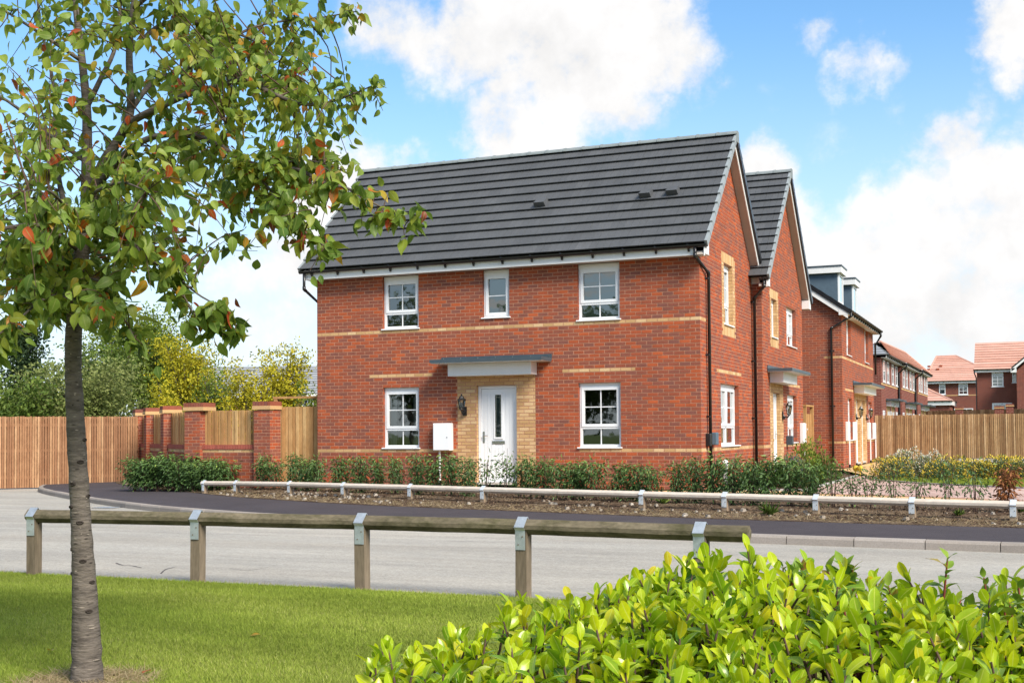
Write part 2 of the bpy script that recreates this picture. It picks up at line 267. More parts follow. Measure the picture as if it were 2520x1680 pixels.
class MB:
    def __init__(s): s.v = []; s.f = []; s.t = []
    def face(s, pts, tone=.5):
        i = len(s.v); s.v += [tuple(p) for p in pts]; s.f.append(tuple(range(i, i + len(pts)))); s.t.append(tone)
    def hexa(s, p, tone=.5, skip=()):
        """8 points: bottom 4 (ccw from above) then top 4"""
        i = len(s.v); s.v += [tuple(q) for q in p]
        for k, f in enumerate(((3, 2, 1, 0), (4, 5, 6, 7), (0, 1, 5, 4), (1, 2, 6, 5), (2, 3, 7, 6), (3, 0, 4, 7))):
            if k in skip: continue
            s.f.append(tuple(i + j for j in f)); s.t.append(tone)
        return s
    def box(s, x0, x1, y0, y1, z0, z1, tone=.5):
        return s.hexa(((x0, y0, z0), (x1, y0, z0), (x1, y1, z0), (x0, y1, z0), (x0, y0, z1), (x1, y0, z1), (x1, y1, z1), (x0, y1, z1)), tone)
    def fbox(s, F, s0, s1, o0, o1, z0, z1, tone=.5):
        P = lambda a, o, z: F.p(a, o, z)
        return s.hexa((P(s0, o1, z0), P(s1, o1, z0), P(s1, o0, z0), P(s0, o0, z0), P(s0, o1, z1), P(s1, o1, z1), P(s1, o0, z1), P(s0, o0, z1)), tone)
    def tube(s, pts, rad, n=8, tone=.5, caps=True):
        pts = [Vector(p) for p in pts]; k = len(pts)
        if not hasattr(rad, '__len__'): rad = [rad] * k
        ref = None; base = len(s.v)
        for i in range(k):
            d = (pts[min(i + 1, k - 1)] - pts[max(i - 1, 0)]).normalized()
            if ref is None: ref = d.cross(Vector((0, 0, 1))) if abs(d.z) < .95 else d.cross(Vector((1, 0, 0)))
            ref = (ref - d * ref.dot(d)).normalized(); b = d.cross(ref)
            for j in range(n):
                a = 2 * math.pi * j / n; s.v.append(tuple(pts[i] + (ref * math.cos(a) + b * math.sin(a)) * rad[i]))
        for i in range(k - 1):
            for j in range(n):
                a = base + i * n + j; b2 = base + i * n + (j + 1) % n
                s.f.append((a, b2, b2 + n, a + n)); s.t.append(tone)
        if caps:
            s.f.append(tuple(base + j for j in range(n))[::-1]); s.t.append(tone)
            s.f.append(tuple(base + (k - 1) * n + j for j in range(n))); s.t.append(tone)
        return s
    def lathe(s, c, prof, n=16, tone=.5):
        """prof: (radius, z)"""
        base = len(s.v); c = Vector(c)
        for r, z in prof:
            for j in range(n):
                a = 2 * math.pi * (j + .5) / n; s.v.append((c.x + r * math.cos(a), c.y + r * math.sin(a), c.z + z))
        for i in range(len(prof) - 1):
            for j in range(n):
                a = base + i * n + j; b = base + i * n + (j + 1) % n
                s.f.append((a, b, b + n, a + n)); s.t.append(tone)
        return s
    def mesh(s, name, smooth=False):
        me = bpy.data.meshes.new(name); me.from_pydata(s.v, [], s.f)
        if smooth: me.polygons.foreach_set('use_smooth', [True] * len(me.polygons))
        a = me.attributes.new('tone', 'FLOAT', 'FACE'); a.data.foreach_set('value', s.t); me.update(); return me
    def build(s, name, material, parent=None, smooth=False, bevel=0, wloc=None):
        me = s.mesh(name, smooth); me.materials.append(MATS[material])
        o = bpy.data.objects.new(name, me); link(o, parent, wloc or (0, 0, 0))
        if bevel:
            b = o.modifiers.new('edge', 'BEVEL'); b.width = bevel; b.segments = 2; b.limit_method = 'ANGLE'
        return o
def mesh_obj(name, me, material, parent=None, wloc=(0, 0, 0), rot=None, scale=None, kind=None):
    if material and not me.materials: me.materials.append(MATS[material])
    o = bpy.data.objects.new(name, me)
    if rot is not None: o.rotation_euler = rot
    if scale is not None: o.scale = scale if hasattr(scale, '__len__') else (scale,) * 3
    link(o, parent, wloc)
    if kind: o['kind'] = kind
    return o
class Fr:
    """a wall plane: s runs along it, o outwards, z up"""
    def __init__(s, O, ex, n): s.O = Vector((O[0], O[1], 0)); s.ex = Vector((*ex, 0)); s.n = Vector((*n, 0))
    def p(s, a, o, z): q = s.O + s.ex * a + s.n * o; return Vector((q.x, q.y, z))
    def mat3(s): return Matrix((s.ex, -s.n, Vector((0, 0, 1)))).transposed()
ORD = ['first', 'second', 'third', 'fourth', 'fifth', 'sixth', 'seventh', 'eighth', 'ninth', 'tenth', 'eleventh', 'twelfth', 'thirteenth', 'fourteenth', 'fifteenth', 'sixteenth', 'seventeenth', 'eighteenth', 'nineteenth', 'twentieth']

# ------------------------------------------------------------------ ground, road, pavement, kerb
def interp(pts, n):
    """smooth curve through pts, n samples per span"""
    P = [Vector(p).to_3d() for p in pts]; P = [P[0] * 2 - P[1]] + P + [P[-1] * 2 - P[-2]]; out = []
    for i in range(1, len(P) - 2):
        for k in range(n):
            t = k / n; a, b, c, d = P[i - 1:i + 3]
            out.append(.5 * ((2 * b) + (c - a) * t + (2 * a - 5 * b + 4 * c - d) * t * t + (3 * b - a - 3 * c + d) * t ** 3))
    out.append(P[-2]); return out
def sheet(name, poly, z, material, kind='structure', label=None, cat=None):
    mb = MB(); mb.face([(p[0], p[1], z if len(p) < 3 else p[2]) for p in poly]); o = mb.build(name, material); return tag(o, label, cat, None, kind)
sheet('ground', [(-900, -900), (900, -900), (900, 1500), (-900, 1500)], -.03, 'ground_grass')
sheet('road', [(-60, -14.05), (60, -14.05), (60, 3.5), (-60, 3.5)], 0, 'road')
KERB = [(-20.2, 4.2), (-19.4, 2.75), (-17.6, .75), (-14.8, -1.36), (-12.5, -2.93), (-10.3, -4.28), (-8, -5.42), (-5.2, -6.42), (-2.2, -7.12), (.6, -7.58), (3.2, -7.9), (5.6, -8.12), (9, -8.35), (14, -8.6), (24, -9), (40, -9.5)]
BACK = [(-18.2, 4.1), (-16.7, 2.6), (-14, .6), (-11.3, -1.1), (-9.4, -2.3), (-7.6, -3.15), (-5.3, -4.05), (-1.8, -4.95), (.2, -5.42), (2, -5.8), (5.9, -6.25), (9, -6.5), (14, -6.7), (24, -7), (40, -7.4)]
kc = interp(KERB, 24); bc = interp(BACK, 24)
def arc_resample(c, step):
    out = [c[0]]; acc = 0
    for a, b in zip(c, c[1:]):
        l = (b - a).length; t = step - acc
        while t <= l: out.append(a + (b - a) * (t / l)); t += step
        acc = (acc + l) % step if acc + l >= step else acc + l
    return out
# pavement ribbon between kerb and planting
def curve_at(c, x):
    for a, b in zip(c, c[1:]):
        if a.x <= x <= b.x: return a.y + (b.y - a.y) * (x - a.x) / max(1e-6, b.x - a.x)
    return c[-1].y if x > c[-1].x else c[0].y
mb = MB(); n = 160; A = arc_resample(kc, .1); B = arc_resample(bc, .1)
ia = [A[int(i * (len(A) - 1) / n)] for i in range(n + 1)]; ib = [B[int(i * (len(B) - 1) / n)] for i in range(n + 1)]
for i in range(n):
    mb.face([(ia[i].x, ia[i].y, .112), (ia[i + 1].x, ia[i + 1].y, .112), (ib[i + 1].x, ib[i + 1].y, .142), (ib[i].x, ib[i].y, .142)])
tag(mb.build('pavement', 'tarmac'), kind='structure')
# kerb: each stone a piece
ks = arc_resample(kc, .85)
kerb_base = MB()
for a, b in zip(ks, ks[1:]):
    d = (b - a).normalized(); nn = Vector((d.y, -d.x, 0))
    kerb_base.hexa([(*(a + nn * .10).xy, -.05), (*(b + nn * .10).xy, -.05), (*(b - nn * .02).xy, -.05), (*(a - nn * .02).xy, -.05), (*(a + nn * .10).xy, .02), (*(b + nn * .10).xy, .02), (*(b - nn * .02).xy, .02), (*(a - nn * .02).xy, .02)])
kerb = tag(kerb_base.build('kerb', 'kerb'), kind='structure')
for a, b in zip(ks, ks[1:]):
    L = (b - a).length; mb = MB(); tn = random.random()
    prof = [(-.125, -.04), (-.118, .082), (-.10, .108), (-.02, .116), (0, .116), (0, -.04)]
    P0 = [(.005, y, z) for y, z in prof]; P1 = [(L - .005, y, z) for y, z in prof]
    k = len(prof)
    for i in range(k - 1): mb.face([P0[i], P1[i], P1[i + 1], P0[i + 1]], tn)
    mb.face(P0[::-1], tn); mb.face(P1, tn)
    me = mb.mesh('kerb_stone'); o = mesh_obj('kerb_stone', me, 'kerb', kerb, (a.x, a.y, random.uniform(-.003, .003)), (0, 0, math.atan2(b.y - a.y, b.x - a.x)))
# concrete edging between pavement and soil
mb = MB()
for a, b in zip(B, B[1:]):
    d = (b - a).normalized(); nn = Vector((-d.y, d.x, 0)) * .04
    mb.hexa([(a.x, a.y, .05), (b.x, b.y, .05), (b.x + nn.x, b.y + nn.y, .05), (a.x + nn.x, a.y + nn.y, .05), (a.x, a.y, .150), (b.x, b.y, .150), (b.x + nn.x, b.y + nn.y, .150), (a.x + nn.x, a.y + nn.y, .150)], .9)
tag(mb.build('edging', 'soil'), kind='structure')
# planting bed: lumpy soil from the pavement up to the houses
def bed_z(x, y):
    t = max(0., min(1., (y - curve_at(bc, x)) / 1.6)); return .150 + .085 * (t * t * (3 - 2 * t))
xs = np.concatenate([np.arange(-18, 12, .07), np.arange(12, 40, 1.)]); nr = 64
V = []; 
from mathutils import noise as mn
for x in xs:
    y0 = curve_at(bc, x); y1 = max(1.2, y0 + 3.5)
    for j in range(nr):
        t = (j / (nr - 1)) ** 1.6; y = y0 + .03 + (y1 - y0) * t
        z = bed_z(x, y); amp = min(1, t * 14)
        z += amp * (.018 * mn.noise((x * 3.1, y * 3.1, 0)) + .014 * mn.noise((x * 11, y * 11, 4)) + .008 * mn.noise((x * 27, y * 27, 9)))
        V.append((x, y, z))
F = [(i * nr + j, (i + 1) * nr + j, (i + 1) * nr + j + 1, i * nr + j + 1) for i in range(len(xs) - 1) for j in range(nr - 1)]
me = np_mesh('planting_bed', V, F, smooth=True); tag(mesh_obj('planting_bed', me, 'soil'), kind='structure')
sheet('yard_ground', [(-8.5, 1.1), (40, 1.1), (40, 37), (-36, 37), (-17.4, 5.0), (-11.7, -.1)], .2, 'soil')
# buff path in front of the houses, pink block drive, lawn by the flower bed
path_f = [(-5.7, -.72), (-1.1, -.78), (.4, -1.2), (2.4, -1.75), (3.9, -2.55), (6.5, -3.7), (12, -5.4), (22, -6.2)]
sheet('path', path_f + [(22, 1.4), (2.0, 1.4), (2.0, 1.3), (.75, .6), (.4, -.25), (0, -.02), (-5.7, -.02)], .272, 'buff_paving')
drive_poly = [(2.02, -.55), (4.4, -1.35), (6.5, -2.55), (12, -4.5), (22, -5.4), (22, -1.2), (9, 1.0), (5.88, 2.2), (3.87, 3.87), (2.66, 5.7), (2.3, 8.5), (2.02, 8.5)]
dr = sheet('driveway', drive_poly, .277, 'mortar')
def inside(p, poly):
    c = False; j = len(poly) - 1
    for i in range(len(poly)):
        a, b = poly[i], poly[j]
        if (a[1] > p[1]) != (b[1] > p[1]) and p[0] < (b[0] - a[0]) * (p[1] - a[1]) / (b[1] - a[1]) + a[0]: c = not c
        j = i
    return c
pav = []
for j in range(-60, 90):
    for i in range(0, 110):
        x = 2.03 + i * .205 + (j % 2) * .1; y = j * .105
        if all(inside((x + dx, y + dy), drive_poly) for dx in (0, .2) for dy in (0, .1)): pav.append((x, y))
pav.sort(key=lambda p: (p[0] + .1 - CAM.x) ** 2 + (p[1] - CAM.y) ** 2 + (1e4 if p[0] > 6.5 + (p[1] + 3) * -.2 else 0))
pm = []
for k in range(6): b = MB(); b.box(.003, .197, .003, .097, -.02, .012, k / 5); me = b.mesh('paver'); pm.append(me)
for x, y in pav[:300]: mesh_obj('paver', random.choice(pm), 'block_paving', dr, (x, y, .277 + random.uniform(-.002, .002)))
mb = MB()
for x, y in pav[300:]: mb.box(x + .003, x + .197, y + .003, y + .097, .26, .289 + random.uniform(-.002, .002), random.random())
o = mb.build('pavers', 'block_paving', dr); o['kind'] = 'stuff'
sheet('path', [(-.2, 13.5), (.9, 13.5), (2.3, 8.5), (2.66, 5.7), (4.5, 8.4), (3.2, 22.8), (.8, 22.8), (.8, 14.4), (-.2, 14.4)], .272, 'buff_paving')
# white edging of the bed by the driveway
mb = MB(); mb.box(1.94, 2.0, .4, 8.2, .15, .315); mb.box(.8, 1.94, .35, .41, .15, .31); tag(mb.build('edging', 'concrete'), kind='structure')
mb = MB()
E2 = [(22, -1.15), (9, 1.05), (5.88, 2.25), (3.87, 3.92), (2.66, 5.75), (2.5, 7.6)]
for a, b in zip(E2, E2[1:]):
    a = Vector(a); b = Vector(b); d = (b - a).normalized(); q = Vector((d.y, -d.x)) * -.05
    mb.hexa([(*a, .2), (*b, .2), (*(b - q), .2), (*(a - q), .2), (*a, .31), (*b, .31), (*(b - q), .31), (*(a - q), .31)])
tag(mb.build('edging', 'concrete'), kind='structure')
flower_lawn = [(22, -1.05), (9, 1.15), (5.88, 2.35), (3.95, 4.0), (2.8, 5.8), (2.7, 7.4), (3.2, 22.8), (30, 22.8)]
sheet('flower_lawn', flower_lawn, .262, 'turf_soil')
# lawn under the camera
sheet('lawn', [(-40, -14.02), (40, -14.02), (40, -40), (-40, -40)], .035, 'turf_soil')

# ------------------------------------------------------------------ brick walls
ZB = 1.0788                                    # centre of the lower tan course
BRICK = {}
def brick_me(k):
    if k not in BRICK:
        b = MB(); h = .030; l = .104
        b.hexa(((-l, -.001, -h), (l, -.001, -h), (l, .012, -h), (-l, .012, -h), (-l, -.001, h), (l, -.001, h), (l, .012, h), (-l, .012, h)), k / 11, skip=(4,))
        BRICK[k] = b.mesh('brick'); BRICK[k].materials.append(MATS['brick'])
    return BRICK[k]
def brick_wall(house, Fm, s0, s1, z0, z1, holes=(), tan=(), soldiers=(), top=None, nparts=0, phase=0., pink=(), name='wall', mix=1.0):
    """bricks proud of a recessed mortar face; returns the wall part"""
    mort = MB(); red = MB(); tanb = MB(); pinkb = MB(); full = []
    k0 = math.ceil((z0 + .0375 - ZB) / .075 - 1e-6); k1 = math.floor((z1 - .0375 - ZB) / .075 + 1e-6)
    for k in range(k0, k1 + 1):
        zc = ZB + k * .075; lo, hi = s0, s1
        if top: lo, hi = max(lo, top(zc)[0]), min(hi, top(zc)[1])
        if hi - lo < .05: continue
        cuts = [(a, b) for a, b, c, d in holes if c < zc < d]
        iv = [(lo, hi)]
        for a, b in cuts:
            nv = []
            for p, q in iv:
                if b <= p or a >= q: nv.append((p, q)); continue
                if a > p: nv.append((p, a))
                if b < q: nv.append((b, q))
            iv = nv
        edges = sorted({e for a_, b_, c_, d_ in tan if c_ < zc < d_ for e in (a_, b_)})
        parts = []
        for p, q in iv:
            for e in edges:
                if p + .02 < e < q - .02: parts.append((p, e)); p = e
            parts.append((p, q))
        for p, q in parts:
            mort.face([Fm.p(p, -.004, zc - .0375), Fm.p(q, -.004, zc - .0375), Fm.p(q, -.004, zc + .0375), Fm.p(p, -.004, zc + .0375)])
            sc_ = [(a, b) for a, b, c, d in soldiers if c < zc < d]
            for a, b in sc_:
                pass
            off = s0 + phase + (.1125 if k % 2 else 0); i = math.floor((p - off) / .225)
            while off + i * .225 < q:
                a = max(off + i * .225 + .0085, p + (.002 if off + i * .225 < p else 0)); b = min(off + i * .225 + .2165, q - .002); i += 1
                if b - a < .025: continue
                c = (a + b) / 2
                if any(x < c < y for x, y in sc_): continue
                jit = random.uniform(-.0012, .0012); t = min(1, max(0, random.betavariate(1.15, 1.5) * mix))
                tgt = red
                if any(x < c < y and zz < zc < ww for x, y, zz, ww in tan): tgt = tanb; t = random.random()
                elif any(x < c < y and zz < zc < ww for x, y, zz, ww in pink): tgt = pinkb; t = random.random()
                if tgt is red and b - a > .2075: full.append((a, b, zc, t, jit)); continue
                tgt.hexa((Fm.p(a, jit, zc - .030), Fm.p(b, jit, zc - .030), Fm.p(b, -.012, zc - .030), Fm.p(a, -.012, zc - .030), Fm.p(a, jit, zc + .030), Fm.p(b, jit, zc + .030), Fm.p(b, -.012, zc + .030), Fm.p(a, -.012, zc + .030)), t, skip=(4,))
    for a, b, c, d in soldiers:
        n = max(1, round((b - a) / .075)); wd = (b - a) / n
        for i in range(n):
            p, q = a + i * wd + .004, a + (i + 1) * wd - .004
            tanb.hexa((Fm.p(p, 0, c + .004), Fm.p(q, 0, c + .004), Fm.p(q, -.012, c + .004), Fm.p(p, -.012, c + .004), Fm.p(p, 0, d - .004), Fm.p(q, 0, d - .004), Fm.p(q, -.012, d - .004), Fm.p(p, -.012, d - .004)), random.random(), skip=(4,))
    wall = mort.build(name, 'mortar', house)
    full.sort(key=lambda q: (Fm.p((q[0] + q[1]) / 2, 0, q[2]) - CAM).length + (50 if q[2] < 1.0 else 0))
    rot = Fm.mat3().to_euler()
    for a, b, zc, t, jit in full[:nparts]:
        mesh_obj('brick', brick_me(min(11, int(t * 12))), None, wall, Fm.p((a + b) / 2, jit, zc), rot)
    for a, b, zc, t, jit in full[nparts:]:
        red.hexa((Fm.p(a, jit, zc - .030), Fm.p(b, jit, zc - .030), Fm.p(b, -.012, zc - .030), Fm.p(a, -.012, zc - .030), Fm.p(a, jit, zc + .030), Fm.p(b, jit, zc + .030), Fm.p(b, -.012, zc + .030), Fm.p(a, -.012, zc + .030)), t, skip=(4,))
    for b_, mm, nm in ((red, 'brick', 'brickwork'), (tanb, 'brick_tan', 'tan_brickwork'), (pinkb, 'brick_pink', 'pink_brickwork')):
        if b_.f: o = b_.build(nm, mm, wall); o['kind'] = 'stuff'
    return wall
def reveal(wall, Fm, s0, s1, z0, z1, depth, material='brick', tone=None):
    """brick returns on the sides and head of an opening"""
    b = MB()
    n = max(1, round((z1 - z0) / .075)); h = (z1 - z0) / n
    for i in range(n):
        for s in (s0, s1):
            e = .006 if s == s0 else -.006
            za, zb = z0 + i * h + .005, z0 + (i + 1) * h - .005; t = random.random() * .8 if tone is None else tone
            b.face([Fm.p(s, 0, za), Fm.p(s, -depth, za), Fm.p(s, -depth, zb), Fm.p(s, 0, zb)], t)
    o = b.build('reveal', material, wall); o['kind'] = 'stuff'
    b = MB()
    for s, e in ((s0, -.006), (s1, .006)): b.face([Fm.p(s + e, -.004, z0), Fm.p(s + e, -depth, z0), Fm.p(s + e, -depth, z1), Fm.p(s + e, -.004, z1)])
    b.face([Fm.p(s0, -.004, z1), Fm.p(s1, -.004, z1), Fm.p(s1, -depth, z1), Fm.p(s0, -depth, z1)])
    b.build('reveal_bed', 'mortar', wall)

# ------------------------------------------------------------------ windows, doors, fittings
def ring(b, Fm, s0, s1, z0, z1, w_, o0, o1):
    b.fbox(Fm, s0, s1, o0, o1, z0, z0 + w_); b.fbox(Fm, s0, s1, o0, o1, z1 - w_, z1)
    b.fbox(Fm, s0, s0 + w_, o0, o1, z0 + w_, z1 - w_); b.fbox(Fm, s1 - w_, s1, o0, o1, z0 + w_, z1 - w_)
def pane(parent, Fm, s0, s1, z0, z1, o, g='glass'):
    b = MB(); b.face([Fm.p(s0, o, z0), Fm.p(s1, o, z0), Fm.p(s1, o, z1), Fm.p(s0, o, z1)]); return b.build('pane', g, parent)
def window(house, Fm, s0, s1, z0, z1, kind='A', set_=.075, behind='room', sill=True, head=0., g='glass', depth=1.6, wall_m='dark_room'):
    """A: 2x2 sash over a 1x2 light; S: slim sash 1x2; T: slim sash 1x2 over fixed light 1x1; W: two mullioned lights"""
    f = MB(); o1 = -set_; o0 = o1 - .06; fw = .052
    if head: f.fbox(Fm, s0, s1, o0, o1 + .012, z1 - head, z1); z1 -= head
    ring(f, Fm, s0, s1, z0, z1, fw, o0, o1)
    tz = z0 + (z1 - z0) * .315
    if kind in 'ATW': f.fbox(Fm, s0 + fw, s1 - fw, o0, o1, tz - .028, tz + .028)
    if kind == 'W': c = (s0 + s1) / 2; f.fbox(Fm, c - .032, c + .032, o0, o1, z0 + fw, z1 - fw)
    win = f.build('window', 'upvc', house)
    cells = []
    if kind == 'A': cells = [(s0 + fw, s1 - fw, tz + .028, z1 - fw, 2, 2, True), (s0 + fw, s1 - fw, z0 + fw, tz - .028, 2, 1, False)]
    if kind == 'S': cells = [(s0 + fw, s1 - fw, z0 + fw, z1 - fw, 1, 2, True)]
    if kind == 'T': cells = [(s0 + fw, s1 - fw, tz + .028, z1 - fw, 1, 2, True), (s0 + fw, s1 - fw, z0 + fw, tz - .028, 1, 1, False)]
    if kind == 'W':
        for a, b2 in ((s0 + fw, c - .032), (c + .032, s1 - fw)): cells += [(a, b2, tz + .028, z1 - fw, 1, 2, True), (a, b2, z0 + fw, tz - .028, 1, 1, False)]
    for a, b2, c0, c1, nx, nz, sash in cells:
        if sash:
            r = MB(); ring(r, Fm, a - .012, b2 + .012, c0 - .012, c1 + .012, .058, o0 + .01, o1 + .014); r.build('sash', 'upvc', win)
            a += .046; b2 -= .046; c0 += .046; c1 -= .046
        w_ = (b2 - a) / nx; h_ = (c1 - c0) / nz; bar = MB()
        for i in range(nx):
            for j in range(nz): pane(win, Fm, a + i * w_, a + (i + 1) * w_, c0 + j * h_, c0 + (j + 1) * h_, o0 + .03, g)
        for i in range(1, nx): bar.fbox(Fm, a + i * w_ - .010, a + i * w_ + .010, o0 + .02, o0 + .042, c0, c1)
        for j in range(1, nz): bar.fbox(Fm, a, b2, o0 + .022, o0 + .041, c0 + j * h_ - .010, c0 + j * h_ + .010)
        if bar.f: bar.build('glazing_bar', 'upvc', win)
    if sill:
        b = MB(); b.fbox(Fm, s0 - .035, s1 + .035, o0, .035, z0 - .032, z0 - .004); b.build('sill', 'upvc', win, bevel=.006)
    b = MB()
    if behind == 'blind':
        b.face([Fm.p(s0, o0 - .05, z0), Fm.p(s1, o0 - .05, z0), Fm.p(s1, o0 - .05, z1), Fm.p(s0, o0 - .05, z1)]); b.build('blind', 'blind', win)
    else:
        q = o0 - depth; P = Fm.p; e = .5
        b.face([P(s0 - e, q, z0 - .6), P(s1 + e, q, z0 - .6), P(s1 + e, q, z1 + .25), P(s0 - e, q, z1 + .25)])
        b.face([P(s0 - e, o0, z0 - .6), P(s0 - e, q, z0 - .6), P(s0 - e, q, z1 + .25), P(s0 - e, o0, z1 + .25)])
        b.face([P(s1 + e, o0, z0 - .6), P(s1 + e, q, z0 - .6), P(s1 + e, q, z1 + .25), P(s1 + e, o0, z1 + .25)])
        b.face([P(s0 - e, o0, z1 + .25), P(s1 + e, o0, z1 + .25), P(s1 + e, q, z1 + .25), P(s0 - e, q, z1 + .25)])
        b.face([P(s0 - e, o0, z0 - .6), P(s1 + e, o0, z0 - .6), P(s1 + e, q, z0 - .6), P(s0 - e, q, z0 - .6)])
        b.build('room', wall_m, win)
    if behind == 'curtain':
        b = MB()
        for a0, a1 in ((s0 + .02, s0 + .2), (s1 - .26, s1 - .06)):
            n = 8
            for i in range(n):
                x0 = a0 + (a1 - a0) * i / n; x1 = a0 + (a1 - a0) * (i + 1) / n; d0 = .03 * (i % 2); d1 = .03 * ((i + 1) % 2)
                b.face([Fm.p(x0, o0 - .12 - d0, z0), Fm.p(x1, o0 - .12 - d1, z0), Fm.p(x1, o0 - .12 - d1, z1), Fm.p(x0, o0 - .12 - d0, z1)])
        b.build('curtain', 'curtain', win)
    return win
def lantern(house, Fm, s, z, out=.20):
    """hexagonal coach lantern on an arm"""
    c = Fm.p(s, out, z); b = MB(); q = .78
    _l = b.lathe; b.lathe = lambda c_, pr, n_: _l(c_, [(r_ * q, z_ * q) for r_, z_ in pr], n_)
    b.lathe(c, [(.012, .47), (.02, .45), (.014, .43), (.05, .40), (.085, .34), (.118, .315), (.118, .300), (.1, .298)], 6)
    b.lathe(c, [(.062, .055), (.066, .04), (.05, .025), (.03, .0), (.012, -.025), (.0, -.03)], 6)
    for j in range(6):
        a = 2 * math.pi * (j + .5) / 6; ca, sa = math.cos(a), math.sin(a)
        b.tube([(c.x + .062 * q * ca, c.y + .062 * q * sa, c.z + .05 * q), (c.x + .104 * q * ca, c.y + .104 * q * sa, c.z + .30 * q)], .007, 5)
    b.tube([Fm.p(s, out, z + .0), Fm.p(s, out - .03, z - .05), Fm.p(s, .07, z - .04), Fm.p(s, .02, z + .01)], .02, 6)
    b.fbox(Fm, s - .045, s + .045, 0, .03, z - .10, z + .09); b.fbox(Fm, s - .03, s + .03, .03, .07, z - .10, z - .02)
    o = b.build('wall_lantern', 'black_plastic', house)
    g = MB(); g.lathe(c, [(.058 * q, .055 * q), (.099 * q, .30 * q)], 6); g.build('lantern_glass', 'glass_clear', o)
    g = MB(); g.lathe(c, [(.0, .06), (.022, .065), (.024, .13), (.015, .17), (0, .18)], 8); g.build('bulb', 'curtain', o, smooth=True)
    return o
def meter_box(house, Fm, s0, s1, z0, z1, out=.17, pipe=True, zg=.3, side=.35):
    b = MB(); b.fbox(Fm, s0, s1, 0, out, z0, z1); o = b.build('meter_box', 'white_board', house, bevel=.012)
    b = MB(); b.fbox(Fm, s0 + .012, s1 - .012, out + .001, out + .016, z0 + .012, z1 - .012); b.build('meter_door', 'upvc', o, bevel=.006)
    b = MB(); b.fbox(Fm, s1 - .075, s1 - .06, out + .012, out + .022, (z0 + z1) / 2 - .02, (z0 + z1) / 2); b.build('lock', 'black_plastic', o)
    if pipe:
        b = MB(); sp = s0 + (s1 - s0) * side; b.tube([Fm.p(sp, .09, z0), Fm.p(sp, .09, zg)], .024, 8); b.build('pipe', 'white_board', o)
        b = MB(); b.tube([Fm.p(sp, .09, zg + .09), Fm.p(sp, .09, zg - .02)], .03, 8); b.build('pipe_shoe', 'black_plastic', o)
    return o
def canopy(house, Fm, s0, s1, z, b0, b1, bz0, bz1, out=.62):
    """flat metal hood over a door on a white boxed lintel"""
    b = MB(); P = Fm.p
    b.fbox(Fm, s0, s1, .01, out, z - .075, z - .006); top = b.build('canopy', 'canopy_grey', house)
    b = MB(); b.fbox(Fm, s0 + .02, s1 - .02, .012, out - .02, z - .09, z - .0765); b.build('canopy_soffit', 'white_board', top)
    b = MB(); b.fbox(Fm, s0, s1, .0, .022, z - .006, z + .075); b.build('flashing', 'canopy_grey', top)
    b = MB(); n = 7
    for i in range(n):
        s = s0 + .06 + (s1 - s0 - .12) * i / (n - 1); b.fbox(Fm, s - .012, s + .012, .022, .032, z + .028, z + .05)
    b.build('bolt', 'steel', top)
    b = MB(); b.fbox(Fm, b0, b1, .0, .33, bz0, bz1); b.build('lintel_box', 'white_board', top, bevel=.006)
    return top
def door(house, Fm, s0, s1, z0, z1, set_=.09, hinge_right=True, slim=False):
    b = MB(); fw = .065; o1 = -set_; o0 = o1 - .07
    b.fbox(Fm, s0, s0 + fw, o0, o1, z0, z1); b.fbox(Fm, s1 - fw, s1, o0, o1, z0, z1); b.fbox(Fm, s0 + fw, s1 - fw, o0, o1, z1 - fw, z1)
    d = b.build('door', 'upvc', house)
    a, c = s0 + fw + .006, s1 - fw - .006; L = MB(); L.fbox(Fm, a, c, o0 + .01, o1 - .022, z0 + .02, z1 - fw - .006)
    mid = (a + c) / 2; gz0, gz1 = z0 + .98, z0 + 1.88
    leaf = L.build('door_leaf', 'upvc', d)
    g = MB()                                     # cottage boards and raised mouldings
    n = 8
    for i in range(n):
        p = a + .05 + (c - a - .1) * i / n
        if i in (3, 4): g.fbox(Fm, p + .004, p + (c - a - .1) / n - .004, o1 - .021, o1 - .016, z0 + .12, gz0 - .22)
        else: g.fbox(Fm, p + .004, p + (c - a - .1) / n - .004, o1 - .021, o1 - .016, z0 + .12, gz1 + .02)
    g.build('board', 'upvc', d)
    g = MB(); ring(g, Fm, mid - .108, mid + .108, gz0 - .04, gz1 + .04, .038, o1 - .022, o1 - .004); g.build('glass_bead', 'upvc', d)
    b = MB(); b.face([Fm.p(mid - .07, o1 - .012, gz0), Fm.p(mid + .07, o1 - .012, gz0), Fm.p(mid + .07, o1 - .012, gz1), Fm.p(mid - .07, o1 - .012, gz1)]); b.build('backing', 'blind', d)
    pane(d, Fm, mid - .07, mid + .07, gz0, gz1, o1 - .008)
    b = MB()
    for x in (-.045, .05): b.fbox(Fm, mid + x - .003, mid + x + .003, o1 - .007, o1 - .004, gz0, gz1)
    for zz in (gz0 + .05, gz1 - .05): b.fbox(Fm, mid - .08, mid + .08, o1 - .007, o1 - .003, zz - .003, zz + .003)
    b.build('leading', 'steel', d)
    b = MB(); hx = a + .05 if hinge_right else c - .05
    b.fbox(Fm, hx - .018, hx + .018, o1 - .022, o1 - .008, z0 + .86, z0 + 1.10); q = 1 if hinge_right else -1
    b.tube([Fm.p(hx, o1 - .01, z0 + 1.01), Fm.p(hx, o1 + .04, z0 + 1.01), Fm.p(hx + q * .11, o1 + .04, z0 + 1.01)], .009, 6); b.build('handle', 'steel', d)
    b = MB(); b.fbox(Fm, mid - .15, mid + .15, o1 - .022, o1 - .006, z0 + .83, z0 + .90); b.build('letter_box', 'steel', d, bevel=.006)
    b = MB(); b.fbox(Fm, s0 - .0, s1 + .0, o0, .02, z0 - .03, z0 + .018); b.build('threshold', 'concrete', d)
    return d

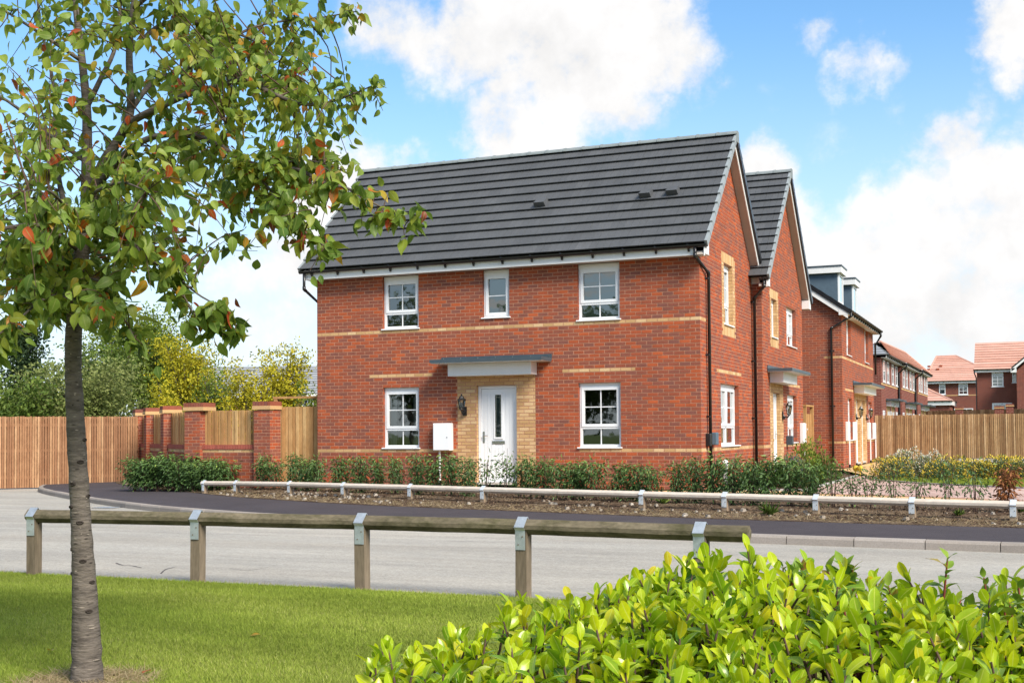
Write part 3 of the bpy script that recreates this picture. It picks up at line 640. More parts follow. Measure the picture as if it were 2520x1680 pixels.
# ------------------------------------------------------------------ roofs
TILE = {}
def tile_me(wd, g, k, th=.024):
    key = (round(wd, 3), round(g, 3), k)
    if key not in TILE:
        b = MB(); h = wd / 2
        for x0, x1 in ((.0015, h - .0025), (h + .0025, wd - .0015)):
            z0, z1 = .074, .020
            b.hexa(((x0, 0, z0 - th), (x1, 0, z0 - th), (x1, g + .03, z1 - th), (x0, g + .03, z1 - th), (x0, 0, z0), (x1, 0, z0), (x1, g + .03, z1), (x0, g + .03, z1)), k / 5, skip=(0, 4))
        b.face([(h - .004, .0, .064), (h + .004, .0, .064), (h + .004, g + .03, .008), (h - .004, g + .03, .008)], 0)
        TILE[key] = b.mesh('tile'); TILE[key].materials.append(MATS['tile_grey'])
    return TILE[key]
def tiled_slope(roof, E, ex, us, L, rows, g, wd, nparts, shift=True):
    ex = Vector(ex).normalized(); us = Vector(us).normalized(); nr_ = ex.cross(us); M = Matrix((ex, us, nr_)).transposed(); rot = M.to_euler(); E = Vector(E)
    n = round(L / wd); w_ = L / n; items = []
    for j in range(rows):
        for i in range(n):
            items.append((E + ex * (i * w_) + us * (j * g), min(5, max(0, int(random.gauss(2.6, 1.4))))))
    items.sort(key=lambda q: (q[0] - CAM).length)
    for p, k in items[:nparts]: mesh_obj('tile', tile_me(w_, g, k), None, roof, p, rot)
    mb = MB()
    for p, k in items[nparts:]:
        me = tile_me(w_, g, k); i0 = len(mb.v); mb.v += [tuple(p + M @ v.co) for v in me.vertices]
        for pl in me.polygons: mb.f.append(tuple(i0 + q for q in pl.vertices)); mb.t.append(k / 5)
    if mb.f: o = mb.build('tiles', 'tile_grey', roof); o['kind'] = 'stuff'
def row_slope(roof, P0, P1, P2, P3, rows, material, lift=.03, name='tile_course', stuff=True):
    """courses of tiles on the quad P0 P1 (eave, left to right) P2 P3 (ridge, right to left), each course stepped over the next"""
    P0, P1, P2, P3 = map(Vector, (P0, P1, P2, P3)); nn = (P1 - P0).cross(P3 - P0).normalized()
    mb = MB()
    for j in range(rows):
        a, b = j / rows, (j + 1.06) / rows; b = min(b, 1)
        L0, R0, L1, R1 = P0.lerp(P3, a), P1.lerp(P2, a), P0.lerp(P3, b), P1.lerp(P2, b); t = random.random()
        mb.face([L0 + nn * lift, R0 + nn * lift, R1 + nn * .004, L1 + nn * .004], t)
        mb.face([L0 - nn * .01, R0 - nn * .01, R0 + nn * lift, L0 + nn * lift], t)
    o = mb.build(name, material, roof)
    if stuff: o['kind'] = 'stuff'
    return o
def ridge_line(roof, A, B, material, r=.105, seg=.45, name='ridge_tile'):
    A, B = Vector(A), Vector(B); d = B - A; n = max(1, round(d.length / seg)); d = d / n; ax = d.normalized(); up = Vector((0, 0, 1)); up = (up - ax * up.dot(ax)).normalized(); sd_ = ax.cross(up)
    for i in range(n):
        b = MB(); p = A + d * i; q = A + d * (i + 1.02); k = 8
        for c0, c1, r0, r1 in ((p, p + ax * .05, r * 1.12, r * 1.12), (p + ax * .05, q, r, r)):
            ring0 = [c0 + sd_ * (math.cos(math.pi * j / k) * r0) + up * (math.sin(math.pi * j / k) * r0 * .85) for j in range(k + 1)]
            ring1 = [c1 + sd_ * (math.cos(math.pi * j / k) * r1) + up * (math.sin(math.pi * j / k) * r1 * .85) for j in range(k + 1)]
            for j in range(k): b.face([ring0[j], ring0[j + 1], ring1[j + 1], ring1[j]])
            b.face(ring0[::-1]); b.face(ring1)
        b.build(name, material, roof)
def gutter(house, A, B, out, r=.058, nb=10, skip=()):
    A, B, out = Vector(A), Vector(B), Vector(out); b = MB(); k = 8; up = Vector((0, 0, 1))
    prof = [out * (r - r * math.cos(math.pi * j / k)) - up * (r * math.sin(math.pi * j / k)) for j in range(k + 1)]
    prof2 = [out * (r - (r - .006) * math.cos(math.pi * j / k)) - up * ((r - .006) * math.sin(math.pi * j / k)) for j in range(k + 1)]
    for j in range(k):
        b.face([A + prof[j], B + prof[j], B + prof[j + 1], A + prof[j + 1]]); b.face([A + prof2[j + 1], B + prof2[j + 1], B + prof2[j], A + prof2[j]])
    b.face([A + q for q in prof]); b.face([B + q for q in prof][::-1])
    b.face([A + prof[k], B + prof[k], B + prof2[k], A + prof2[k]])
    g = b.build('gutter', 'black_plastic', house)
    d = (B - A).normalized()
    for i in range(nb):
        c = A.lerp(B, (i + .45) / nb); m_ = MB(); w_ = .018
        pr = [out * -.004 - up * .02, out * -.004 - up * .125, out * .03 - up * .125, out * (r * 1.0) - up * (r + .012), out * (2 * r + .006) - up * .015, out * (2 * r + .006) + up * .012, out * (2 * r - .004) - up * .01]
        for p, q in zip(pr, pr[1:]): m_.face([c + p - d * w_, c + q - d * w_, c + q + d * w_, c + p + d * w_])
        m_.face([c + p + d * w_ for p in pr]); m_.face([c + p - d * w_ for p in pr][::-1])
        m_.build('gutter_bracket', 'black_plastic', g)
    return g
def downpipe(house, pts, clips=(), r=.034, n=None):
    b = MB(); b.tube(pts, r, 10); o = b.build('downpipe', 'black_plastic', house, smooth=True)
    for i in range(1, len(pts) - 1):
        c = MB(); p = Vector(pts[i]); a = Vector(pts[i - 1]); q = Vector(pts[i + 1])
        c.tube([p + (a - p).normalized() * .06, p, p + (q - p).normalized() * .06], r * 1.18, 10); c.build('elbow', 'black_plastic', o, smooth=True)
    for (x, y, z), nn in clips:
        c = MB(); nn = Vector(nn); t = Vector((-nn.y, nn.x, 0)); P = Vector((x, y, z)); u = Vector((0, 0, .016))
        for s_ in (1,):
            A0 = P + nn * (r + .008) + t * (r + .04); c.hexa([P - t * (r + .045) - u, P + t * (r + .045) - u, P + t * (r + .045) + nn * .012 - u, P - t * (r + .045) + nn * .012 - u, P - t * (r + .045) + u, P + t * (r + .045) + u, P + t * (r + .045) + nn * .012 + u, P - t * (r + .045) + nn * .012 + u])
        c.tube([P + nn * .055 - u, P + nn * .055 + u], r * 1.2, 10); c.build('pipe_clip', 'black_plastic', o)
    return o

# ------------------------------------------------------------------ the corner house
T44 = math.tan(math.radians(44)); C44 = math.cos(math.radians(44)); S44 = math.sin(math.radians(44))
XL = -8.865
h1 = empty('brick_house', (-4.4, 2.5, .29), 'large red brick corner house with white front door and dark grey tiled roof', 'house')
Ff = Fr((XL, 0), (1, 0), (0, -1)); X = lambda x: x - XL
K = lambda k: ZB + (k - .5) * .075             # bottom of course k
holes = [(X(-7.17), X(-6.28), K(1), K(19)), (X(-2.58), X(-1.67), K(1), K(19)), (X(-7.17), X(-6.28), K(36), 6), (X(-2.58), X(-1.67), K(36), 6), (X(-4.74), X(-4.12), K(38), 6), (X(-4.9), X(-3.97), .2, K(19))]
tan = [(0, 9, K(35), K(36)), (0, X(-5.35), K(0), K(1)), (X(-2.58), 9, K(0), K(1)), (X(-7.52), X(-5.96), K(22), K(23)), (X(-2.93), X(-1.35), K(22), K(23)), (X(-5.35), X(-3.54), .2, 2.72)]
wall = brick_wall(h1, Ff, 0, -XL, .24, 4.97, holes, tan, nparts=300)
for a, b, c, d, *_ in holes[:5]:
    reveal(wall, Ff, a, b, c, min(d, 4.95), .08)
reveal(wall, Ff, X(-4.9), X(-3.97), .3, K(19), .09, 'brick_tan')
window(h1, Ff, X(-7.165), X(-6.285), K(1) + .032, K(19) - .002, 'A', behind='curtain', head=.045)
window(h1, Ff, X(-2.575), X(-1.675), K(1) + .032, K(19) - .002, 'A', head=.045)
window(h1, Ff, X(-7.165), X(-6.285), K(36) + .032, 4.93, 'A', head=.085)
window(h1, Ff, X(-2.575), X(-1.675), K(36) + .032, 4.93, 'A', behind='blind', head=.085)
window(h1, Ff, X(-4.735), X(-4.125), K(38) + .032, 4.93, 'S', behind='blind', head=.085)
door(h1, Ff, X(-4.895), X(-3.975), .385, K(19) - .002)
canopy(h1, Ff, X(-5.72), X(-3.16), 3.02, X(-5.42), X(-3.50), 2.665, 2.93, out=.60)
lantern(h1, Ff, X(-5.17), 1.93, .17)
meter_box(h1, Ff, X(-5.86), X(-5.45), 1.08, 1.67, zg=.31, side=.3)
# gable side
Fs = Fr((0, 0), (0, 1), (1, 0)); D1 = 5.05
gt = lambda z: (max(0, (z - 5.16) / T44 - .33 + .06), min(D1, D1 - ((z - 5.16) / T44 - .33 + .06)))
holes = [(2.16, 3.01, K(36), K(54)), (1.73, 3.49, K(1), K(19))]
tan = [(0, .5, K(35), K(36)), (0, 6, K(0), K(1)), (1.39, 3.79, K(22), K(23)), (1.95, 3.26, K(36), K(54))]
sol = [(1.95, 3.26, K(54), K(57)), (1.95, 3.26, K(33), K(36))]
wall = brick_wall(h1, Fs, 0, D1, .24, 7.95, holes, tan, sol, top=gt, mix=1.1)
reveal(wall, Fs, 2.16, 3.01, K(36), K(54), .1, 'brick_tan'); reveal(wall, Fs, 1.73, 3.49, K(1), K(19), .1)
window(h1, Fs, 2.17, 3.0, K(36) + .032, K(54) - .002, 'T', set_=.1, head=.045)
window(h1, Fs, 1.74, 3.48, K(1) + .032, K(19) - .002, 'W', set_=.1, head=.045, behind='curtain')
b = MB(); b.fbox(Fr((XL, 0), (0, 1), (-1, 0)), .0, D1, -.01, 0, .24, 4.97); b.build('wall', 'far_brick', h1)
b = MB(); b.face([(XL - .0, 0.02, 4.9), (XL, D1, 4.9), (XL, D1 / 2, 7.7)]); b.build('wall', 'far_brick', h1)
b = MB(); b.fbox(Fs, .80, .99, 0, .12, 1.17, 1.43); o = b.build('charger_box', 'dormer_grey', h1, bevel=.02)
b = MB(); b.fbox(Fs, .34, .46, 0, .1, 1.15, 1.41); b.build('junction_box', 'black_plastic', h1, bevel=.015)
b = MB(); b.tube([Fs.p(1.55 + .0, .10, .33), Fs.p(1.55, .10, .62), Fs.p(1.50, .12, .74), Fs.p(1.36, .16, .80), Fs.p(1.2, .2, .79)], .065, 10); b.build('vent_cowl', 'white_board', h1, smooth=True)
# roof
RY, RZ = D1 / 2, 5.13 + (D1 / 2 + .34) * T44; XR = .20
b = MB(); b.face([(-9.09, -.30, 5.14), (XR, -.30, 5.14), (XR, RY, RZ - .03), (-9.09, RY, RZ - .03)]); b.face([(XR, D1 + .30, 5.14), (-9.09, D1 + .30, 5.14), (-9.09, RY, RZ - .03), (XR, RY, RZ - .03)])
roof = b.build('roof', 'black_plastic', h1)
SL = (RY + .34) / C44; g = SL / 12
tiled_slope(roof, (-9.09, -.34, 5.13), (1, 0, 0), (0, C44, S44), XR + 9.09, 12, g, .30, 300)
row_slope(roof, (XR, D1 + .34, 5.13), (-9.09, D1 + .34, 5.13), (-9.09, RY, RZ), (XR, RY, RZ), 12, 'tile_grey', name='tiles')
def verge(roof, xv, w_, y0, z0, y1, z1, rows, material='verge'):
    a = Vector((0, y0, z0)); c = Vector((0, y1, z1)); us = (c - a) / rows; un = us.normalized(); nn = Vector((1, 0, 0)).cross(un); nn = nn if nn.z > 0 else -nn
    sgn = 1 if w_ > 0 else -1
    for j in range(rows):
        p = a + us * j; q = a + us * (j + 1.05); b = MB()
        lo0, hi0, lo1, hi1 = p - nn * .075, p + nn * .082, q - nn * .075, q + nn * .042
        xa, xb = xv, xv + w_
        if sgn < 0: xa, xb = xb, xa
        b.hexa([(xa, lo0.y, lo0.z), (xb, lo0.y, lo0.z), (xb, lo1.y, lo1.z), (xa, lo1.y, lo1.z), (xa, hi0.y, hi0.z), (xb, hi0.y, hi0.z), (xb, hi1.y, hi1.z), (xa, hi1.y, hi1.z)])
        b.build('verge_cap', material, roof)
verge(roof, XR, .055, -.34, 5.13, RY, RZ, 12); verge(roof, XR, .055, D1 + .34, 5.13, RY, RZ, 12, 'black_plastic'); verge(roof, -9.09, -.05, -.34, 5.13, RY, RZ, 12)
ridge_line(roof, (-9.12, RY, RZ + .02), (XR + .05, RY, RZ + .02), 'ridge')
b = MB(); b.hexa([(XR + .03, RY - .11, RZ - .16), (XR + .075, RY - .11, RZ - .16), (XR + .075, RY + .11, RZ - .16), (XR + .03, RY + .11, RZ - .16), (XR + .03, RY - .07, RZ + .09), (XR + .075, RY - .07, RZ + .09), (XR + .075, RY + .07, RZ + .09), (XR + .03, RY + .07, RZ + .09)]); b.build('ridge_end_cap', 'ridge', roof)
nn = Vector((0, -S44, C44)); E0 = Vector((-9.09, -.34, 5.13))
for u, v in ((1334, 508), (1592, 486), (1658, 479)):
    r = ray(u, v); P = CAM + r * ((E0 - CAM).dot(nn) / r.dot(nn)); us = Vector((0, C44, S44)); ex = Vector((1, 0, 0)); b = MB()
    q = lambda x, y, z: P + ex * x + us * y + nn * z
    b.hexa([q(-.13, -.1, .02), q(.13, -.1, .02), q(.11, .2, .02), q(-.11, .2, .02), q(-.12, -.13, .20), q(.12, -.13, .20), q(.10, .16, .12), q(-.10, .16, .12)]); b.build('roof_vent', 'tile_slate' if 0 else 'tile_grey', roof)
def eaves(house, x0, x1, yw, sgn, z, over=.25, boxes=()):
    """white fascia and soffit on an eave running along x; sgn is the outward y direction"""
    b = MB(); ya, yb = sorted((yw + sgn * over, yw + sgn * (over + .02))); b.box(x0, x1, ya, yb, z, z + .21); b.build('fascia', 'white_board', house)
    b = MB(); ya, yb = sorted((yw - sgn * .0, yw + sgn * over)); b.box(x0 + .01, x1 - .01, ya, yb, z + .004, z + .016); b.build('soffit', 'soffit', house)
eaves(h1, -9.02, .222, 0, -1, 4.93); eaves(h1, -9.02, .222, D1, 1, 4.93)
def barge(house, x0, x1, yc, half, ze, zr, col='white_board', e=.27):
    """bargeboards and sloping soffit of a gable end whose wall stands at x0 and whose verge reaches x1"""
    for sg in (-1, 1):
        b = MB(); ya = yc + sg * half; A_ = Vector((0, ya, ze)); B_ = Vector((0, yc, zr))
        dn = Vector((0, 0, -.21))
        def quad(xa, xb, p0, p1, d0, d1):
            b.hexa([(xa, (p0 + d1).y, (p0 + d1).z), (xb, (p0 + d1).y, (p0 + d1).z), (xb, (p1 + d1).y, (p1 + d1).z), (xa, (p1 + d1).y, (p1 + d1).z), (xa, (p0 + d0).y, (p0 + d0).z), (xb, (p0 + d0).y, (p0 + d0).z), (xb, (p1 + d0).y, (p1 + d0).z), (xa, (p1 + d0).y, (p1 + d0).z)])
        quad(x1 - .022, x1, A_, B_, Vector((0, 0, -.05)), Vector((0, 0, -.23))); b.build('bargeboard', col, house)
        b = MB(); quad(x0 + .002, x1 - .024, A_, B_, Vector((0, 0, -.19)), Vector((0, 0, -.205))); b.build('verge_soffit', 'soffit', house)
        b = MB(); y0, y1 = sorted((yc + sg * (half - .33), yc + sg * (half - .07))); b.box(x0 + .003, x1 + .003, y0, y1, 4.928 + (ze - 5.13), 5.16 + (ze - 5.13)); b.build('gable_box', 'white_board', house)
barge(h1, 0, XR, RY, RY + .34, 5.13, RZ)
gutter(h1, (-9.12, -.272, 5.125), (XR + .03, -.272, 5.125), (0, -1, 0), nb=14)
downpipe(h1, [(.0, -.33, 5.08), (.0, -.33, 4.90), (.065, .50, 4.66), (.065, .50, .3)], [((0, .5, 4.55), (1, 0, 0)), ((0, .5, 3.0), (1, 0, 0)), ((0, .5, 1.75), (1, 0, 0))])
downpipe(h1, [(-9.0, -.33, 5.08), (-9.0, -.33, 4.72), (-8.93, .5, 4.32), (-8.93, .5, .3)])

# ------------------------------------------------------------------ second house, gable facing the drive
X2 = .24; Y2, Y3 = 5.06, 10.72; YC = (Y2 + Y3) / 2; RZ2 = 5.13 + ((Y3 - Y2) / 2 + .34) * T44 - .08
h2 = empty('brick_house', (-3, YC, .29), 'narrow gabled brick house attached behind the corner house, door under grey canopy', 'house')
F2 = Fr((X2, 0), (0, 1), (1, 0))
g2 = lambda z: (max(Y2, Y2 + (z - 5.08) / T44 - .33 + .06), min(Y3, Y3 - ((z - 5.08) / T44 - .33 + .06)))
holes = [(6.25, 6.96, K(36), K(49)), (8.3, 9.7, K(35), K(49)), (6.31, 7.22, .2, K(18)), (8.27, 9.67, K(1), K(18))]
tan = [(6.06, 7.17, K(36), K(49)), (5.91, 7.68, .2, 2.64), (Y2, Y3, K(0), K(1)), (8.05, 10.25, K(21), K(22))]
sol = [(6.06, 7.17, K(49), K(52)), (6.06, 7.17, K(33), K(36))]
wall = brick_wall(h2, F2, Y2, Y3, .24, 8.1, holes, tan, sol, top=g2, mix=1.1, phase=.03)
for i, (a, b_, c, d) in enumerate(holes): reveal(wall, F2, a, b_, max(c, .3), d, .1, 'brick_tan' if i in (0, 2) else 'brick')
window(h2, F2, 6.26, 6.95, K(36) + .032, K(49) - .002, 'S', set_=.1, behind='blind', head=.045)
window(h2, F2, 8.31, 9.69, K(35) + .032, K(49) - .002, 'W', set_=.1, head=.045, behind='curtain')
window(h2, F2, 8.28, 9.66, K(1) + .032, K(18) - .002, 'W', set_=.1, head=.045, behind='curtain')
door(h2, F2, 6.315, 7.215, .36, K(18) - .002, hinge_right=False)
canopy(h2, F2, 5.6, 8.3, 2.96, 5.92, 7.85, 2.62, 2.88, out=.6)
lantern(h2, F2, 7.5, 1.84, .17)
meter_box(h2, F2, 10.1, 10.5, 1.1, 1.66, out=.10)
b = MB(); b.fbox(F2, 8.02, 8.2, 0, .16, 1.08, 1.32); b.build('post_box', 'canopy_grey', h2, bevel=.01)
Fr2 = Fr((0, Y2), (1, 0), (0, -1)); brick_wall(h2, Fr2, .0, X2, .24, 5.0, tan=[(0, 1, K(0), K(1))], phase=.12, mix=.8)
b = MB(); b.box(-8.6, 0, Y2 + .01, Y2 + .03, .24, 5); b.box(-8.6, X2 - .02, Y3 - .02, Y3, .24, 5); b.face([(-8.6, Y2, .24), (-8.6, Y3, .24), (-8.6, Y3, 5), (-8.6, YC, 8), (-8.6, Y2, 5)][::-1]); b.build('wall', 'far_brick', h2)
XR2 = X2 + .2; ZE2 = 5.05
b = MB(); b.face([(-8.8, Y2 - .3, ZE2 + .01), (XR2, Y2 - .3, ZE2 + .01), (XR2, YC, RZ2 - .03), (-8.8, YC, RZ2 - .03)]); b.face([(XR2, Y3 + .3, ZE2 + .01), (-8.8, Y3 + .3, ZE2 + .01), (-8.8, YC, RZ2 - .03), (XR2, YC, RZ2 - .03)])
roof = b.build('roof', 'black_plastic', h2)
S2 = (YC - Y2 + .34) / C44; g = S2 / 14; us2 = Vector((0, YC - Y2 + .34, RZ2 - ZE2)).normalized(); g = Vector((0, YC - Y2 + .34, RZ2 - ZE2)).length / 14
tiled_slope(roof, (XR2 - 3.0, Y2 - .34, ZE2), (1, 0, 0), us2, 3.0, 14, g, .30, 140)
row_slope(roof, (-8.8, Y2 - .34, ZE2), (XR2 - 3.0, Y2 - .34, ZE2), (XR2 - 3.0, YC, RZ2), (-8.8, YC, RZ2), 14, 'tile_grey', name='tiles')
row_slope(roof, (XR2, Y3 + .34, ZE2), (-8.8, Y3 + .34, ZE2), (-8.8, YC, RZ2), (XR2, YC, RZ2), 14, 'tile_grey', name='tiles')
verge(roof, XR2, .055, Y2 - .34, ZE2, YC, RZ2, 14); verge(roof, XR2, .055, Y3 + .34, ZE2, YC, RZ2, 14, 'black_plastic')
ridge_line(roof, (-8.8, YC, RZ2 + .01), (XR2 + .05, YC, RZ2 + .01), 'ridge')
b = MB(); b.hexa([(XR2 + .03, YC - .11, RZ2 - .16), (XR2 + .075, YC - .11, RZ2 - .16), (XR2 + .075, YC + .11, RZ2 - .16), (XR2 + .03, YC + .11, RZ2 - .16), (XR2 + .03, YC - .07, RZ2 + .09), (XR2 + .075, YC - .07, RZ2 + .09), (XR2 + .075, YC + .07, RZ2 + .09), (XR2 + .03, YC + .07, RZ2 + .09)]); b.build('ridge_end_cap', 'ridge', roof)
barge(h2, X2, XR2, YC, YC - Y2 + .34, ZE2, RZ2)
eaves(h2, .23, XR2 + .02, Y2, -1, 4.84); gutter(h2, (.25, Y2 - .272, 5.035), (XR2 + .03, Y2 - .272, 5.035), (0, -1, 0), nb=1)
downpipe(h2, [(.36, Y2 - .33, 4.99), (.36, Y2 - .33, 4.83), (.085, Y2 - .1, 4.60), (.085, Y2 - .1, .3)], [((.0, Y2 - .1, 4.5), (1, 0, 0)), ((.0, Y2 - .1, 3.1), (1, 0, 0)), ((.0, Y2 - .1, 1.75), (1, 0, 0)), ((.0, Y2 - .1, .62), (1, 0, 0))])

# ------------------------------------------------------------------ third house: pair with dormers, eaves to the drive
X3, Y4, Y5 = .80, 14.61, 23.1
h3 = empty('brick_house', (-2.7, 18.8, .29), 'brick semi-detached pair with two grey flat-roofed dormers, beside the slatted fence', 'house')
F3 = Fr((X3, 0), (0, 1), (1, 0)); Fg = Fr((-1.2, Y4), (1, 0), (0, -1))
SL3 = .70
brick_wall(h3, Fg, 0, 2.0, .24, 6.4, tan=[(1.55, 2.1, K(0), K(1)), (1.45, 2.1, K(35), K(36))], top=lambda z: (0, min(2.0, 2.0 - (z - 5.03) / SL3)), mix=.72)
b = MB(); b.face([(-6.2, Y4, .24), (-1.2, Y4, .24), (-1.2, Y4, 6.4), (-2.7, Y4, 7.5), (-6.2, Y4, 5)]); b.face([(-6.2, Y5, .24), (-6.2, Y4, .24), (-6.2, Y4, 5), (-6.2, Y5, 5)]); b.face([(X3, Y5, .24), (-6.2, Y5, .24), (-6.2, Y5, 5), (-2.7, Y5, 7.5), (X3, Y5, 5)]); b.build('wall', 'far_brick', h3)
holes = [(15.73, 16.78, K(37), 5.2), (20.53, 21.55, K(37), 5.2), (15.8, 16.85, K(1), K(19)), (21.45, 22.4, K(1), K(19)), (17.94, 18.86, .2, K(19)), (19.40, 20.32, .2, K(19))]
tan = [(Y4, Y5, K(35), K(36)), (Y4, Y5, K(0), K(1)), (15.2, 17.2, K(22), K(23)), (21.4, 22.7, K(22), K(23)), (17.49, 20.75, .2, 2.68)]
wall = brick_wall(h3, F3, Y4, Y5, .24, 5.03, holes, tan, mix=.95)
for i, (a, b_, c, d) in enumerate(holes): reveal(wall, F3, a, b_, max(c, .3), min(d, 5), .1, 'brick_tan' if i > 3 else 'brick')
for a, b_ in ((15.74, 16.77), (20.54, 21.54)): window(h3, F3, a, b_, K(37) + .032, 5.0, 'W', set_=.1, head=.1, behind='curtain')
for a, b_ in ((15.81, 16.84), (21.46, 22.39)): window(h3, F3, a, b_, K(1) + .032, K(19) - .002, 'W', set_=.1, head=.045)
door(h3, F3, 17.945, 18.855, .36, K(19) - .002, hinge_right=False); door(h3, F3, 19.405, 20.315, .36, K(19) - .002, hinge_right=False)
canopy(h3, F3, 17.1, 21.1, 3.0, 17.4, 20.85, 2.665, 2.92, out=.6)
lantern(h3, F3, 17.72, 1.9, .17); lantern(h3, F3, 20.55, 1.9, .17)
for a in (15.14, 16.86, 20.78, 22.42): meter_box(h3, F3, a, a + .40, 1.12, 1.72, out=.085, zg=.3, side=.5)
ZE3, XE3, XRG = 5.10, 1.08, -2.7; RZ3 = ZE3 + (XE3 - XRG) * SL3
b = MB(); b.face([(XE3 - .03, Y4 - .2, ZE3), (XE3 - .03, Y5 + .2, ZE3), (XRG, Y5 + .2, RZ3 - .03), (XRG, Y4 - .2, RZ3 - .03)]); roof = b.build('roof', 'black_plastic', h3)
row_slope(roof, (XE3, Y4 - .22, ZE3), (XE3, Y5 + .22, ZE3), (XRG, Y5 + .22, RZ3), (XRG, Y4 - .22, RZ3), 13, 'black_plastic', lift=.05, name='tiles')
row_slope(roof, (-6.5, Y5 + .22, ZE3), (-6.5, Y4 - .22, ZE3), (XRG, Y4 - .22, RZ3), (XRG, Y5 + .22, RZ3), 13, 'tile_grey', lift=.05, name='tiles')
b = MB()                                        # verge and bargeboard on the camera side
for (xa, za), (xb, zb), y0, y1, d0, d1, mm, nm in (((XE3, ZE3), (XRG, RZ3), Y4 - .225, Y4 - .17, .05, -.10, 'black_plastic', 'verge_cap'), ((XE3 - .06, ZE3 + .04), (XRG, RZ3), Y4 - .20, Y4 - .175, -.10, -.27, 'white_board', 'bargeboard')):
    b = MB(); b.hexa([(xa, y0, za + d1), (xb, y0, zb + d1), (xb, y1, zb + d1), (xa, y1, za + d1), (xa, y0, za + d0), (xb, y0, zb + d0), (xb, y1, zb + d0), (xa, y1, za + d0)]); b.build(nm, mm, h3)
b = MB(); b.box(X3 - .05, XE3 - .06, Y4 - .205, Y4 - .001, 4.98, 5.16); b.build('gable_box', 'white_board', h3)
b = MB(); b.box(XE3 - .07, XE3 - .05, Y4 - .2, Y5 + .2, 5.0, 5.14); b.build('fascia', 'white_board', h3)
b = MB(); b.box(X3 - .01, XE3 - .072, Y4 - .19, Y5 + .19, 5.005, 5.02); b.build('soffit', 'white_board', h3)
gutter(h3, (XE3 - .045, Y5 + .2, 5.12), (XE3 - .045, Y4 - .2, 5.12), (1, 0, 0), nb=16)
downpipe(h3, [(1.1, Y4 - .1, 5.08), (1.1, Y4 - .1, 4.93), (.50, Y4 - .06, 4.60), (.50, Y4 - .06, .3)], [((.5, Y4, 3.9), (0, -1, 0)), ((.5, Y4, 2.2), (0, -1, 0))])
downpipe(h3, [(1.1, Y5 - .1, 5.08), (1.1, Y5 - .1, 4.93), (.87, Y5 + .1, 4.6), (.87, Y5 + .1, 3.5)])
for y0 in (17.15, 20.75):
    xf = .36; y1 = y0 + 1.05; zt = 6.62
    b = MB(); b.box(-2.0, xf, y0, y1, 5.55, zt); dm = b.build('dormer', 'dormer_grey', h3)
    b = MB(); b.box(-2.0, xf + .14, y0 - .14, y1 + .14, zt, zt + .2); b.build('dormer_fascia', 'white_board', dm)
    b = MB(); b.box(-2.0, xf + .16, y0 - .16, y1 + .16, zt + .2, zt + .25); b.build('dormer_roof', 'canopy_grey', dm)
    Fd = Fr((xf + .03, 0), (0, 1), (1, 0)); b = MB(); ring(b, Fd, y0 + .05, y1 - .05, 5.62, zt - .01, .07, -.03, .02); b.build('dormer_frame', 'upvc', dm)
    b = MB(); b.face([(xf + .012, y0 + .1, 5.6), (xf + .012, y1 - .1, 5.6), (xf + .012, y1 - .1, zt - .06), (xf + .012, y0 + .1, zt - .06)]); b.build('blind', 'blind', dm)
    pane(dm, Fd, y0 + .1, y1 - .1, 5.62, zt - .07, -.005)

# ------------------------------------------------------------------ far houses
def far_window(house, Fm, s0, s1, z0, z1, nx=2, nz=3, tilt=0):
    b = MB(); ring(b, Fm, s0, s1, z0, z1, .07, -.02, .03); o = b.build('window', 'upvc', house)
    b = MB(); b.face([Fm.p(s0 + .05, .004, z0 + .05), Fm.p(s1 - .05, .004, z0 + .05), Fm.p(s1 - .05, .004, z1 - .05), Fm.p(s0 + .05, .004, z1 - .05)]); b.build('blind', 'curtain' if random.random() < .5 else 'blind', o)
    pane(o, Fm, s0 + .06, s1 - .06, z0 + .06, z1 - .06, .012)
    b = MB()
    for i in range(1, nx): c = s0 + (s1 - s0) * i / nx; b.fbox(Fm, c - .02, c + .02, .0, .026, z0 + .06, z1 - .06)
    for j in range(1, nz): c = z0 + (z1 - z0) * j / nz; b.fbox(Fm, s0 + .06, s1 - .06, .0, .024, c - .02, c + .02)
    if b.f: b.build('glazing_bar', 'upvc', o)
    b = MB(); b.fbox(Fm, s0 - .05, s1 + .05, 0, .06, z0 - .06, z0); b.build('sill', 'upvc', o)
def prism_walls(house, x0, x1, y0, y1, zb, ze):
    b = MB(); b.box(x0, x1, y0, y1, zb, ze); return b.build('wall', 'far_brick', house)
